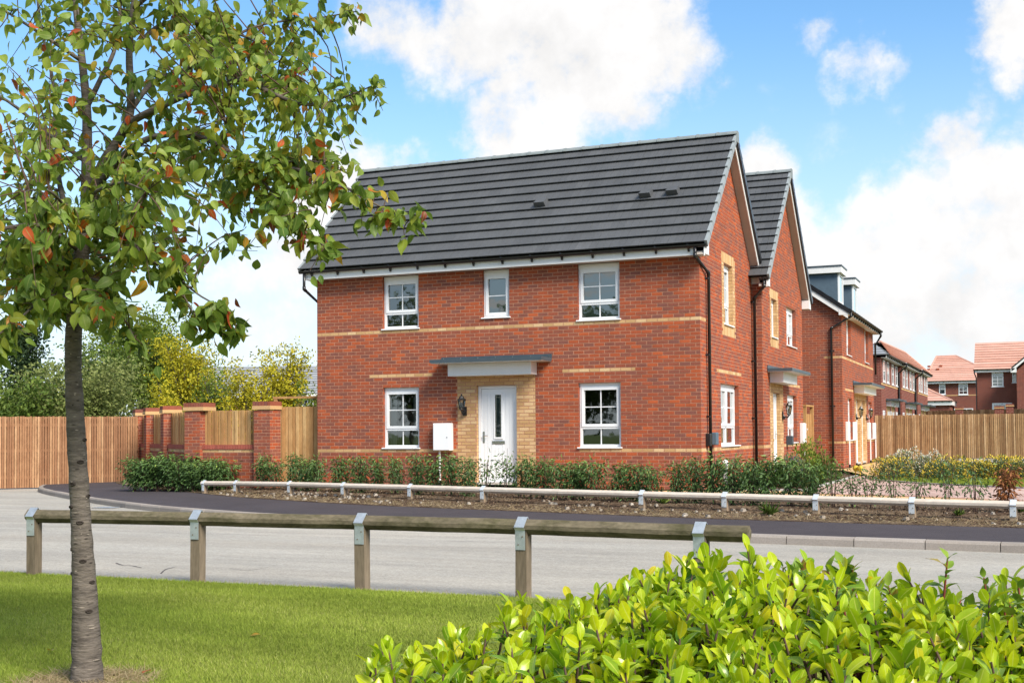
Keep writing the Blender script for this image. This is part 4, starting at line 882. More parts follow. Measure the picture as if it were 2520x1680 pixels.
def hip_roof(house, x0, x1, y0, y1, ze, zr, rx0, rx1, ry0, ry1, rows, material, ov=.3):
    """hipped or gabled roof whose ridge runs from (rx0,ry0) to (rx1,ry1)"""
    b = MB(); a, c, d, e = x0 - ov, x1 + ov, y0 - ov, y1 + ov
    b.box(a + .03, c - .03, d + .03, e - .03, ze - .02, ze); roof = b.build('roof', 'black_plastic', house)
    R0, R1 = (rx0, ry0, zr), (rx1, ry1, zr)
    if abs(rx1 - rx0) > abs(ry1 - ry0):
        row_slope(roof, (a, d, ze), (c, d, ze), R1, R0, rows, material, .05, 'tiles'); row_slope(roof, (c, e, ze), (a, e, ze), R0, R1, rows, material, .05, 'tiles')
        row_slope(roof, (a, e, ze), (a, d, ze), R0, R0, rows, material, .05, 'tiles'); row_slope(roof, (c, d, ze), (c, e, ze), R1, R1, rows, material, .05, 'tiles')
    else:
        row_slope(roof, (c, d, ze), (c, e, ze), R1, R0, rows, material, .05, 'tiles'); row_slope(roof, (a, e, ze), (a, d, ze), R0, R1, rows, material, .05, 'tiles')
        row_slope(roof, (a, d, ze), (c, d, ze), R0, R0, rows, material, .05, 'tiles'); row_slope(roof, (c, e, ze), (a, e, ze), R1, R1, rows, material, .05, 'tiles')
    for p, q in ((R0, R1), (R0, (a, d, ze)), (R1, (c, e, ze)), (R0, (a, e, ze) if abs(rx1 - rx0) > abs(ry1 - ry0) else (c, d, ze)), (R1, (c, d, ze) if abs(rx1 - rx0) > abs(ry1 - ry0) else (a, e, ze))):
        if (Vector(p) - Vector(q)).length > .2: t = MB(); t.tube([p, q], .09, 6); t.build('ridge_tile', material, roof)
    return roof
# terrace of three, walls facing the drive, each stepped out a little
tr = empty('brick_terrace', (-2, 50, 0), 'stepped brick terrace with salmon roof receding behind the slatted fence', 'house')
units = [(-.45, 37.9, 46.33), (-.25, 46.33, 55.0), (-.05, 55.0, 63.3)]
for xw, y0, y1 in units:
    b = MB(); b.box(-3.2, xw, y0, y1, 0, 5.0); b.build('wall', 'far_brick', tr)
    Ft = Fr((xw, 0), (0, 1), (1, 0))
    b = MB(); b.fbox(Ft, y0, y1, 0, .012, 3.68, 3.76); b.build('tan_course', 'brick_tan', tr)
    b = MB(); b.box(xw, xw + .27, y0, y1, 4.98, 5.0); b.box(xw + .25, xw + .27, y0, y1, 5.0, 5.17); b.build('fascia', 'white_board', tr)
    gutter(tr, (xw + .275, y1, 5.13), (xw + .275, y0, 5.13), (1, 0, 0), nb=10)
    w_ = (y1 - y0)
    for t in (.1, .32, .62, .86): far_window(tr, Ft, y0 + w_ * t, y0 + w_ * t + .95, 3.85, 4.92, 1, 2)
    for t in (.27, .56):
        c = y0 + w_ * t; b = MB(); b.fbox(Ft, c - .2, c + 1.9, .0, .62, 2.94, 3.02); cn = b.build('canopy', 'canopy_grey', tr)
        b = MB(); b.fbox(Ft, c, c + 1.7, 0, .24, 2.66, 2.93); b.build('lintel_box', 'white_board', cn)
        b = MB(); b.fbox(Ft, c + .05, c + 1.65, 0, .012, .2, 2.66); b.build('tan_panel', 'brick_tan', tr)
        b = MB(); b.fbox(Ft, c + .4, c + 1.3, .013, .03, .3, 2.4); b.build('door', 'upvc', tr)
    for t in (.06, .46, .84): far_window(tr, Ft, y0 + w_ * t, y0 + w_ * t + .8, 1.15, 2.42, 2, 3)
for xw, y0 in ((-.25, 46.33), (-.05, 55.0)):
    b = MB(); b.tube([(xw + .3, y0 - .1, 5.1), (xw + .3, y0 - .1, 4.9), (xw - .12, y0 - .06, 4.6), (xw - .12, y0 - .06, .2)], .05, 8); b.build('downpipe', 'black_plastic', tr)
b = MB(); b.box(-3.3, .0, 38, 63, 5.1, 5.12); roof = b.build('roof', 'black_plastic', tr)
row_slope(roof, (-.13, 37.6, 5.12), (-.13, 41.0, 5.12), (-.9, 41.0, 5.75), (-.9, 40.0, 5.75), 4, 'tile_slate', .05, 'tiles')
row_slope(roof, (-3.4, 37.6, 5.12), (-.13, 37.6, 5.12), (-.9, 40.0, 5.75), (-2.2, 40.0, 5.75), 4, 'tile_slate', .05, 'tiles')
row_slope(roof, (-.13, 39.4, 5.12), (.25, 63.6, 5.12), (-1.3, 61.0, 6.58), (-1.3, 46.0, 6.3), 9, 'tile_red', .06, 'tiles')
row_slope(roof, (.25, 63.6, 5.12), (-3.4, 63.6, 5.12), (-1.3, 61.0, 6.58), (-1.3, 61.0, 6.58), 9, 'tile_red', .06, 'tiles')
row_slope(roof, (-3.4, 63.6, 5.12), (-3.4, 39.4, 5.12), (-1.3, 46, 6.3), (-1.3, 61.0, 6.58), 9, 'tile_red', .06, 'tiles')
t = MB(); t.tube([(-1.3, 46, 6.3), (-1.3, 61, 6.58), (.25, 63.6, 5.12)], .1, 6); t.build('ridge_tile', 'tile_red', roof)
# hipped house straight behind
h5 = empty('brick_house', (-.5, 105, 0), 'distant brick house with hipped salmon tiled roof and four roof vents', 'house')
prism_walls(h5, -2.6, 4.2, 101, 109.5, 0, 5.95); F5 = Fr((0, 101), (1, 0), (0, -1))
rf = hip_roof(h5, -2.6, 4.2, 101, 109.5, 6.12, 8.8, -2.9 + .9, -.15, 105.2, 105.2, 14, 'tile_red', .35)
b = MB(); b.box(-2.95, 4.5, 100.62, 100.66, 5.9, 6.12); b.build('fascia', 'white_board', h5); gutter(h5, (-2.95, 100.61, 6.15), (4.5, 100.61, 6.15), (0, -1, 0), .07, nb=6)
far_window(h5, F5, -1.55, -.97, 4.86, 5.86, 1, 2); far_window(h5, F5, .23, 1.07, 4.80, 5.86, 2, 3); far_window(h5, F5, -.25, 1.5, 2.3, 3.47, 3, 1)
b = MB(); b.fbox(F5, -.9, 4.2, 0, .012, 4.70, 4.79); b.build('tan_course', 'brick_tan', h5)
for u, v in ((2286, 903), (2315.5, 902), (2285.5, 910.5), (2308, 910)):
    E_ = Vector((-2.95, 100.65, 6.12)); nq = Vector((0, -(8.8 - 6.12), 105.2 - 100.65)).normalized(); r = ray(u, v); P = CAM + r * ((E_ - CAM).dot(nq) / r.dot(nq)); b = MB(); b.box(P.x - .13, P.x + .13, P.y - .15, P.y + .2, P.z - .02, P.z + .15); b.build('roof_vent', 'brick', rf)
# gabled house at the edge of the picture
h6 = empty('brick_house', (6, 82, 0), 'distant brick house with salmon gabled roof and projecting gable, white patio doors', 'house')
prism_walls(h6, 2.6, 12, 79, 86, 0, 5.98); F6 = Fr((0, 79), (1, 0), (0, -1))
b = MB(); b.face([(2.6, 79, 5.9), (2.6, 86, 5.9), (2.6, 82.5, 8.45)][::-1]); b.build('wall', 'far_brick', h6)
b = MB(); b.box(2.45, 12.3, 78.8, 86.2, 6.08, 6.1); rf = b.build('roof', 'black_plastic', h6)
row_slope(rf, (2.4, 78.65, 6.12), (12.4, 78.65, 6.12), (12.4, 82.5, 8.55), (2.4, 82.5, 8.5), 11, 'tile_red', .06, 'tiles'); row_slope(rf, (12.4, 86.35, 6.12), (2.4, 86.35, 6.12), (2.4, 82.5, 8.5), (12.4, 82.5, 8.55), 11, 'tile_red', .06, 'tiles')
b = MB(); b.box(2.4, 5.25, 78.66, 78.7, 5.92, 6.12); b.build('fascia', 'white_board', h6); gutter(h6, (2.35, 78.65, 6.16), (5.2, 78.65, 6.16), (0, -1, 0), .07, nb=4)
b = MB(); b.tube([(2.42, 78.6, 6.1), (2.42, 78.6, 5.9), (2.55, 78.95, 5.5), (2.55, 78.95, 0)], .05, 6); b.build('downpipe', 'black_plastic', h6)
far_window(h6, F6, 3.7, 4.54, 4.8, 5.9, 2, 4); far_window(h6, F6, 5.18, 5.48, 5.08, 5.9, 2, 3)
b = MB(); ring(b, F6, 3.68, 5.13, 1.4, 3.5, .14, -.02, .04); b.fbox(F6, 4.33, 4.47, -.02, .04, 1.5, 3.4); dd = b.build('patio_door', 'upvc', h6)
b = MB(); b.face([F6.p(3.8, .004, 1.5), F6.p(5.0, .004, 1.5), F6.p(5.0, .004, 3.4), F6.p(3.8, .004, 3.4)]); b.build('blind', 'blind', dd); pane(dd, F6, 3.8, 4.33, 1.54, 3.37, .02); pane(dd, F6, 4.47, 5.0, 1.54, 3.37, .02)
b = MB(); b.box(5.51, 10.5, 77, 79, 0, 5.9); b.build('wall', 'far_brick', h6)
b = MB(); b.face([(5.51, 77, 5.9), (10.5, 77, 5.9), (8, 77, 8.2)]); b.build('wall', 'far_brick', h6)
row_slope(rf, (5.2, 82, 6.12), (5.2, 76.75, 6.12), (8, 76.75, 8.5), (8, 82, 8.5), 11, 'tile_red', .06, 'tiles'); row_slope(rf, (10.8, 76.75, 6.12), (10.8, 82, 6.12), (8, 82, 8.5), (8, 76.75, 8.5), 11, 'tile_red', .06, 'tiles')
for d0, d1, yy, mm, nm in ((.08, -.05, 76.74, 'black_plastic', 'verge_cap'), (-.05, -.25, 76.76, 'white_board', 'bargeboard')):
    b = MB(); b.hexa([(5.15, yy, 6.1 + d1), (8, yy, 8.52 + d1), (8, yy + .05, 8.52 + d1), (5.15, yy + .05, 6.1 + d1), (5.15, yy, 6.1 + d0), (8, yy, 8.52 + d0), (8, yy + .05, 8.52 + d0), (5.15, yy + .05, 6.1 + d0)]); b.build(nm, mm, h6)
b = MB(); b.box(5.1, 5.51, 76.76, 77.0, 5.78, 6.1); b.build('gable_box', 'white_board', h6)
# garage between them
gr = empty('garage', (-.5, 79, 0), 'low brick garage with hipped salmon roof beyond the fence', 'garage')
prism_walls(gr, -3.0, .72, 76.2, 82, 0, 3.35); hip_roof(gr, -3.0, .72, 76.2, 82, 3.66, 4.9, -1.6, -1.5, 79.1, 79.2, 6, 'tile_red', .18)
b = MB(); b.box(-3.18, .85, 75.98, 76.02, 3.34, 3.64); b.box(.85, .89, 75.98, 82.2, 3.34, 3.64); b.build('fascia', 'white_board', gr); gutter(gr, (-3.2, 75.97, 3.68), (.95, 75.97, 3.68), (0, -1, 0), .06, nb=8)
# house behind the trees beyond the garden wall
hb = empty('brick_house', (-38, 44, 0), 'brick house with pale slate-grey roof half hidden behind yellow trees', 'house')
ang = math.atan2(40.83 - 37.91, -34.0 + 40.94); ex = Vector((math.cos(ang), math.sin(ang), 0)); nb_ = Vector((ex.y, -ex.x, 0)); O_ = Vector((-40.94, 37.91, 0)); Fb = Fr(O_.xy, ex.xy, nb_.xy)
b = MB(); b.fbox(Fb, -2, 14, -6, 0, 0, 3.9); b.build('wall', 'far_brick', hb)
P = Fb.p; b = MB(); b.face([P(-2.2, .3, 3.95), P(14.2, .3, 3.95), P(14.2, -3, 5.6), P(-2.2, -3, 5.6)]); rf = b.build('roof', 'black_plastic', hb)
row_slope(rf, P(-2.3, .35, 3.95), P(14.3, .35, 3.95), P(14.3, -3, 5.85), P(-2.3, -3, 5.85), 12, 'tile_slate', .07, 'tiles'); row_slope(rf, P(14.3, -6.35, 3.95), P(-2.3, -6.35, 3.95), P(-2.3, -3, 5.85), P(14.3, -3, 5.85), 12, 'tile_slate', .07, 'tiles')
b = MB(); b.fbox(Fb, -2.3, 14.3, .33, .37, 3.72, 3.93); b.build('fascia', 'white_board', hb)
far_window(hb, Fb, 6.35, 7.05, 2.95, 3.62, 4, 2); far_window(hb, Fb, 3.6, 4.4, 2.3, 3.5, 2, 2)
b = MB(); b.face([P(4.2, .1, 3.9), P(6.0, .1, 3.9), P(5.1, .1, 4.9)]); b.build('small_gable', 'far_brick', hb)

# ------------------------------------------------------------------ garden wall with piers and timber infill
gw = empty('garden_wall', (-11, -.4, .15), 'low brick garden wall with capped piers and timber slat infill beside the gate', 'wall')
def slat_me(name, w_, th, h, k, pointed=False):
    b = MB(); b.box(-w_ / 2, w_ / 2, -th / 2, th / 2, 0, h, k / 7); return b.mesh(name)
def pier(c, ex, half=.22, zt=2.03, cap_r=0.):
    ex = Vector(ex).normalized(); n = Vector((ex.y, -ex.x)); c = Vector(c)
    first = None
    for e, nn in ((ex, n), (-n, ex), (n, -ex)):
        e2 = Vector((e.x, e.y)); O = c + nn * half - e2 * half
        wl = brick_wall(gw, Fr(O, e2, nn), 0, 2 * half, .12, zt, mix=.85, phase=.0 if nn == n else .11, name='pier')
    P = lambda a, o, z: (c.x + ex.x * a + n.x * o, c.y + ex.y * a + n.y * o, z)
    b = MB(); h = half + .028
    b.hexa([P(-h, h, zt), P(h + cap_r, h, zt), P(h + cap_r, -h, zt), P(-h, -h, zt), P(-h, h, zt + .085), P(h + cap_r, h, zt + .085), P(h + cap_r, -h, zt + .085), P(-h, -h, zt + .085)], .5); b.build('pier_band', 'brick_tan', gw)
    b = MB(); h = half + .02; nb_ = round((2 * h + cap_r) / .075); w_ = (2 * h + cap_r) / nb_
    for i in range(nb_):
        a0, a1 = -h + i * w_ + .004, -h + (i + 1) * w_ - .004
        b.hexa([P(a0, h, zt + .085), P(a1, h, zt + .085), P(a1, -h, zt + .085), P(a0, -h, zt + .085), P(a0, h, zt + .185), P(a1, h, zt + .185), P(a1, -h, zt + .185), P(a0, -h, zt + .185)], random.random() * .35)
    b.build('pier_cap', 'brick', gw)
def infill(p, q, nparts=0):
    p, q = Vector(p), Vector(q); d = q - p; L = d.length; ex = d / L; n = Vector((ex.y, -ex.x)); Fm = Fr(p + n * .11, ex, n)
    brick_wall(gw, Fm, 0, L, .12, K(1), tan=[(0, L, K(0), K(1))], nparts=nparts, mix=.85)
    b = MB(); k = round(L / .075); w_ = L / k
    for i in range(k): b.fbox(Fm, i * w_ + .004, (i + 1) * w_ - .004, -.23, .018, K(1) + .004, K(1) + .108, random.random())
    o = b.build('coping', 'brick_pink', gw)
    b = MB(); b.fbox(Fm, 0, L, -.2, -.04, K(1), K(1) + .1); b.build('coping_bed', 'mortar', gw)
    k = round(L / .098); w_ = L / k; ms = [slat_me('slat', w_ - .012, .02, .80, i) for i in range(8)]
    for i in range(k):
        c = Fm.p(i * w_ + w_ / 2, -.10 + (i % 2) * .02, K(1) + .108 + random.uniform(-.003, .003)); mesh_obj('slat', random.choice(ms), 'panel_wood', gw, c, (0, 0, math.atan2(ex.y, ex.x)))
exq = Vector((.75, -.66)).normalized()
PA, PB, PC, PD, PE = Vector((-10.20, -.02)), Vector((-12.18, .02)), Vector((-14.55, 2.0)), Vector((-16.30, 3.45)), Vector((-17.85, 4.88))
pier(PA, (1, 0)); pier(PB, (1, 0), cap_r=.09)
for p in (PC, PD, PE): pier(p, exq)
infill(PB + Vector((.22, 0)), PA - Vector((.22, 0)), 60)
for a, b_ in ((PC, PB), (PD, PC), (PE, PD)): infill(a + exq * .22, b_ - exq * .22)
# side gate
def plank_gate(name, x0, x1, y, z0, zt, zf, label, face=(0, -1), flip=False):
    g = empty(name, ((x0 + x1) / 2, y, z0), label, 'gate'); Fm = Fr((x0, y), (1, 0), (0, -1)) if not flip else Fr((y, x0), (0, 1), (1, 0)); L = x1 - x0
    b = MB(); b.fbox(Fm, 0, .09, -.05, .05, z0, zf - .05); b.fbox(Fm, L - .09, L, -.05, .05, z0, zf - .05); b.build('gate_post', 'panel_wood', g)
    b = MB(); b.fbox(Fm, -.02, L + .02, -.055, .055, zf - .05, zf); b.build('gate_beam', 'panel_wood', g)
    k = round((L - .2) / .095); w_ = (L - .2) / k
    for i in range(k):
        m_ = MB(); a = .1 + i * w_; m_.fbox(Fm, a + .005, a + w_ - .005, -.012, .010 + .012 * (i % 2), z0 + .06, zt + random.uniform(-.004, .004), random.random()); m_.build('plank', 'panel_wood', g)
    b = MB(); b.fbox(Fm, .1, L - .1, -.035, -.013, z0 + .3, z0 + .4); b.fbox(Fm, .1, L - .1, -.035, -.013, zt - .3, zt - .2); b.build('ledge', 'panel_wood', g)
    b = MB(); b.fbox(Fm, .115, .15, .015, .035, z0 + 1.16, z0 + 1.36); b.tube([Fm.p(.13, .03, z0 + 1.30), Fm.p(.13, .07, z0 + 1.27), Fm.p(.13, .03, z0 + 1.2)], .008, 6); b.build('latch', 'galv', g)
    return g
plank_gate('garden_gate', -10.15, -8.90, .22, .22, 2.09, 2.33, 'tall golden plank gate with open frame between pier and corner house')
plank_gate('garden_gate', 12.9, 14.3, -.08, .22, 1.95, 2.22, 'narrow plank gate between the gabled house and the dormer house', flip=True)

# ------------------------------------------------------------------ slatted fences
def slat_fence(name, a, b_, z0, z1, pitch, material, label, gravel=None, fr_=.80, group=None):
    a, b_ = Vector(a), Vector(b_); d = b_ - a; L = d.length; ex = d / L; n = Vector((ex.y, -ex.x)); Fm = Fr(a, ex, n)
    f = empty(name, (*((a + b_) / 2), z0), label, 'fence', group); k = int(L / pitch)
    ms = [slat_me('slat', pitch * fr_, .022, 1, i) for i in range(8)]
    rotz = math.atan2(ex.y, ex.x)
    for i in range(k):
        s = (i + .5) * pitch; zb = z0
        if gravel and s > gravel: zb = z0 + .16
        mesh_obj('slat', ms[min(7, max(0, int(random.gauss(3.6, 2.7))))], material, f, Fm.p(s + random.uniform(-.003, .003), random.uniform(0, .006), zb), (0, random.uniform(-.003, .003), rotz), (1, 1, (z1 - zb) * random.uniform(.994, 1.004)))
    for z in (z0 + .25, (z0 + z1) / 2, z1 - .28):
        b = MB(); b.fbox(Fm, 0, L, -.07, -.016, z, z + .08); b.build('rail', material, f)
    bb = MB()
    for i in range(k - 1): s = (i + 1) * pitch; bb.fbox(Fm, s - pitch * .42, s + pitch * .42, -.092, -.072, z0, z1 - (.10 if i % 9 in (0, 1, 4) else .0) - .02, random.random() * .5)
    o = bb.build('back_slats', material, f); o['kind'] = 'stuff'
    kk = int(L / 1.8) + 1
    for i in range(kk + 1):
        s = min(L - .05, i * 1.8 + .05); b = MB(); b.fbox(Fm, s - .05, s + .05, -.17, -.071, z0 - .2, z1 - .02); b.build('post', material, f)
    if gravel:
        b = MB(); b.fbox(Fm, gravel, L, -.03, .02, z0 - .15, z0 + .155); b.build('gravel_board', 'concrete', f)
    return f
u_ = Vector((.686, .727))
slat_fence('slat_fence', Vector((-20.13, 1.75)) - u_ * 2.2, (-17.62, 4.42), .03, 2.01, .0655, 'fence_wood_warm', 'warm brown vertical slat fence closing the road behind the cherry tree')
slat_fence('slat_fence', (.83, 23.0), (7.4, 23.0), .25, 2.0, .066, 'fence_wood', 'tall brown vertical slat fence behind the yellow flowering shrubs', gravel=2.9)
slat_fence('slat_fence', (.9, 48.0), (9.0, 42.5), .4, 2.50, .14, 'fence_wood', 'pale slat fence with brick piers further back, its top showing over the nearer fence', fr_=.95)
for x0, x1, y, zt in ((2.57, 2.95, 45.4, 2.62), (4.55, 4.99, 43.9, 2.62), (5.10, 5.46, 43.9, 2.72)):
    b = MB(); b.box(x0, x1, y, y + .42, .2, zt - .1); o = b.build('brick_pier', 'far_brick'); b = MB(); b.box(x0 - .03, x1 + .03, y - .03, y + .45, zt - .1, zt - .05); b.build('pier_band', 'brick_tan', o); b = MB(); b.box(x0 - .01, x1 + .01, y - .01, y + .43, zt - .05, zt + .03); b.build('pier_cap', 'far_brick', o)
    tag(o, {2.57: 'solitary brick pier rising over the fence below the hipped house', 4.55: 'brick pier over the fence below the white patio doors, nearer pier of two', 5.10: 'taller brick pier over the fence beside the patio doors'}[x0], 'pier', 'brick piers beyond the fence')

# ------------------------------------------------------------------ knee rails: square timber set on edge in notched posts
def knee_rail(name, pts, zc, side, post_w, zbase, rail_m, post_m, strap_m, label, joints=None, ends=(0, 0), skip=(), strap_drop=.17):
    P = [Vector(p) for p in pts]; f = empty(name, (*P[len(P) // 2], zbase(*P[len(P) // 2])), label, 'fence'); hd = side / math.sqrt(2)
    for i, p in enumerate(P):
        a = P[max(0, i - 1)]; b_ = P[min(len(P) - 1, i + 1)]; ex = (b_ - a).normalized(); rot = math.atan2(ex.y, ex.x); z0 = zbase(*p); zt = zc(*p)
        if i not in skip:
            m_ = MB(); h = post_w / 2; v = hd * .86
            # notched top: V cut that carries the rail
            prof = [(-h, z0 - .3), (h, z0 - .3), (h, zt - hd + h + .005), (0, zt - hd - .002), (-h, zt - hd + h + .005)]
            A_ = [(-h, y, z - z0) for y, z in prof]; B_ = [(h, y, z - z0) for y, z in prof]
            for j in range(5): m_.face([A_[j], A_[(j + 1) % 5], B_[(j + 1) % 5], B_[j]][::-1])
            m_.face(A_); m_.face(B_[::-1])
            mesh_obj('post', m_.mesh('post'), post_m, f, (p.x, p.y, z0), (random.uniform(-.01, .01), random.uniform(-.012, .012), rot))
        if i in skip or (i in (0,) and ends[0] is None): pass
        else:
            m_ = MB(); t = .004; sw = post_w * .45; h = post_w / 2 + .009; q = hd + .006
            pr = [(-h, zt - strap_drop - hd * .3), (-h, zt - q + h), (-q, zt), (0, zt + q), (q, zt), (h, zt - q + h), (h, zt - strap_drop - hd * .3)]
            for (y0, za), (y1, zb) in zip(pr, pr[1:]):
                m_.face([(-sw, y0, za - z0), (sw, y0, za - z0), (sw, y1, zb - z0), (-sw, y1, zb - z0)])
            o = mesh_obj('strap', m_.mesh('strap'), strap_m, f, (p.x, p.y, z0), (0, 0, rot)); sm = o.modifiers.new('thick', 'SOLIDIFY'); sm.thickness = t
            m_ = MB()
            for zz, xx in ((zt - .08, sw * .5), (zt - .15, -sw * .35)):
                m_.tube([(xx, -h - .001, zz - z0), (xx, -h - .007, zz - z0)], .006, 6)
            mesh_obj('bolt', m_.mesh('bolt'), 'post_old', f, (p.x, p.y, z0), (0, 0, rot))
    for i in range(len(P) - 1):
        p, q = P[i].to_3d(), P[i + 1].to_3d(); p.z = zc(*P[i]); q.z = zc(*P[i + 1]); d = (q - p).normalized()
        if i == 0 and ends[0]: p = p - d * ends[0]
        if i == len(P) - 2: q = q + d * ends[1]
        m_ = MB(); nrm = Vector((d.y, -d.x, 0)); up = Vector((0, 0, 1)); k = max(2, int((q - p).length / .25)); ring_ = []
        for j in range(k + 1):
            c = p.lerp(q, j / k) + Vector((0, 0, random.uniform(-.002, .002))); c += nrm * random.uniform(-.002, .002)
            if j == 0: c = c + d * .003
            if j == k: c = c - d * .003
            e = .018; cc = []
            for (a1, b1) in ((1, 0), (0, 1), (-1, 0), (0, -1)):
                v0 = nrm * a1 + up * b1; v1 = nrm * -b1 + up * a1
                cc += [c + v0 * (hd - e) - v1 * e, c + v0 * (hd - e) + v1 * e]
            ring_.append(cc)
        for j in range(k):
            for s_ in range(8): m_.face([ring_[j][s_], ring_[j + 1][s_], ring_[j + 1][(s_ + 1) % 8], ring_[j][(s_ + 1) % 8]])
        m_.face(ring_[0][::-1]); m_.face(ring_[-1]); m_.build('rail', rail_m, f)
    return f
NP = [(-3.48, -14.09), (-1.56, -13.93), (.25, -13.88), (1.87, -13.92), (3.48, -14.06)]
knee_rail('knee_rail_fence', NP, lambda x, y: .635, .118, .105, lambda x, y: .04, 'rail_old', 'post_old', 'galv', 'weathered mossy timber knee rail with galvanised straps at the lawn edge', ends=(.07, .40))
FP = [(-11.1, -1.15), (-10.05, -1.42), (-8.25, -2.05), (-6.62, -2.62), (-4.85, -3.14), (-3.12, -3.62), (-1.5, -4.04), (.1, -4.42), (1.55, -4.74), (3.0, -5.02), (4.4, -5.28), (5.75, -5.5), (7.2, -5.7), (8.7, -5.85), (10.2, -6.0)]
knee_rail('knee_rail_fence', FP, lambda x, y: bed_z(x, y) + .215, .102, .092, lambda x, y: bed_z(x, y) - .01, 'rail_new', 'post_new', 'galv_new', 'low pale new timber knee rail along the hedge bed', ends=(.1, .3), skip=(6,), strap_drop=.14)

# ------------------------------------------------------------------ leaves
def unit(a): return a / np.maximum(1e-9, np.linalg.norm(a, axis=-1, keepdims=True))
def rand_dir(n): return unit(rng.normal(size=(n, 3)))
def simple_leaves(P, D, ln, wd, tone, fold=.25, droop=.15, Nh=None):
    """folded four point leaves: P base, D direction (unit)"""
    n = len(P); Nh = rand_dir(n) if Nh is None else Nh; S = unit(np.cross(D, Nh)); Nn = unit(np.cross(S, D)); ln = np.broadcast_to(ln, n)[:, None]; wd = np.broadcast_to(wd, n)[:, None]
    m = P + D * ln * .45 - Nn * ln * droop * .2; l = m + S * wd / 2 + Nn * wd * fold; r = m - S * wd / 2 + Nn * wd * fold; t = P + D * ln - Nn * ln * droop
    V = np.stack([P, r, t, l], 1).reshape(-1, 3); i = np.arange(n)[:, None] * 4
    F = np.concatenate([i + np.array([[0, 1, 2]]), i + np.array([[0, 2, 3]])], 1).reshape(-1, 3)
    return V, F, np.repeat(tone, 2)
def leaf_tpl(prof, curl, fold, wave=0):
    V = []; 
    for t, w_ in prof:
        z = -curl * t * t; wv = wave * math.sin(t * 9)
        V += [(-w_, t, z + fold * w_ + wv), (0, t, z), (w_, t, z + fold * w_ - wv)]
    F = []
    for i in range(len(prof) - 1):
        a = i * 3; F += [(a, a + 1, a + 4, a + 3), (a + 1, a + 2, a + 5, a + 4)]
    return np.array(V), np.array(F)
CHERRY = [leaf_tpl([(0, .01), (.05, .10), (.18, .235), (.36, .29), (.55, .265), (.72, .185), (.86, .085), (1, .0)], c, f, wv) for c, f, wv in ((.22, .3, .02), (.45, .15, .03), (.1, .5, .01), (.65, .25, .04))]
LAUREL = [leaf_tpl([(0, .018), (.06, .06), (.2, .16), (.42, .235), (.62, .25), (.8, .205), (.92, .115), (1, .01)], c, f, wv) for c, f, wv in ((.12, .30, .012), (.3, .2, .02), (-.05, .45, .01), (.45, .35, .02))]
DOGW = [leaf_tpl([(0, .01), (.08, .12), (.28, .25), (.5, .26), (.72, .17), (.88, .07), (1, 0)], c, f, wv) for c, f, wv in ((.35, .3, .02), (.6, .2, .03))]
def frames(D, Nh):
    X = unit(np.cross(D, Nh)); Z = unit(np.cross(X, D)); return np.stack([X, D, Z], -1)
def place_leaves(parent, tpls, P, R, sc_, tone, material, nparts, wloc, partname='leaf', restname='foliage', ntone=10):
    """the nearest leaves become pieces of their own, the rest one mesh"""
    n = len(P); kinds = rng.integers(0, len(tpls), n); dist = np.linalg.norm(P - np.array(CAM), axis=1); order = np.argsort(dist)
    # leaves inside the picture first
    d = P - np.array(CAM); zc = d @ np.array(CF); uu = 1260 + FPX * (d @ np.array(CR)) / np.maximum(zc, .1); vv = CYP - FPX * (d @ np.array(CU)) / np.maximum(zc, .1)
    vis = (zc > .3) & (uu > 0) & (uu < 2520) & (vv > 0) & (vv < 1680); order = np.concatenate([order[vis[order]], order[~vis[order]]])
    sel = order[:nparts]; rest = order[nparts:]; cache = {}
    for i in sel:
        k = (int(kinds[i]), min(ntone - 1, int(tone[i] * ntone)))
        if k not in cache:
            V, F = tpls[k[0]]; me = np_mesh(partname, V, F, np.full(len(F), (k[1] + .5) / ntone), True, np.tile([1, 0, 1], len(V) // 3)); me.materials.append(MATS[material]); cache[k] = me
        mesh_obj(partname, cache[k], None, parent, P[i], Matrix(R[i].tolist()).to_euler(), float(sc_[i]))
    Vs, Fs, Ts, o = [], [], [], 0
    for k in range(len(tpls)):
        ii = rest[kinds[rest] == k]
        if not len(ii): continue
        V, F = tpls[k]; W = np.einsum('nij,vj->nvi', R[ii], V) * sc_[ii][:, None, None] + P[ii][:, None, :]
        Vs.append(W.reshape(-1, 3)); Fs.append((F[None] + (np.arange(len(ii)) * len(V))[:, None, None]).reshape(-1, 4) + o); Ts.append(np.repeat(tone[ii], len(F))); o += len(ii) * len(V)
    if Vs:
        VV = np.concatenate(Vs); me = np_mesh(restname, VV, np.concatenate(Fs), np.concatenate(Ts), True, np.tile([1, 0, 1], len(VV) // 3)); me.materials.append(MATS[material]); mesh_obj(restname, me, None, parent, kind='stuff')

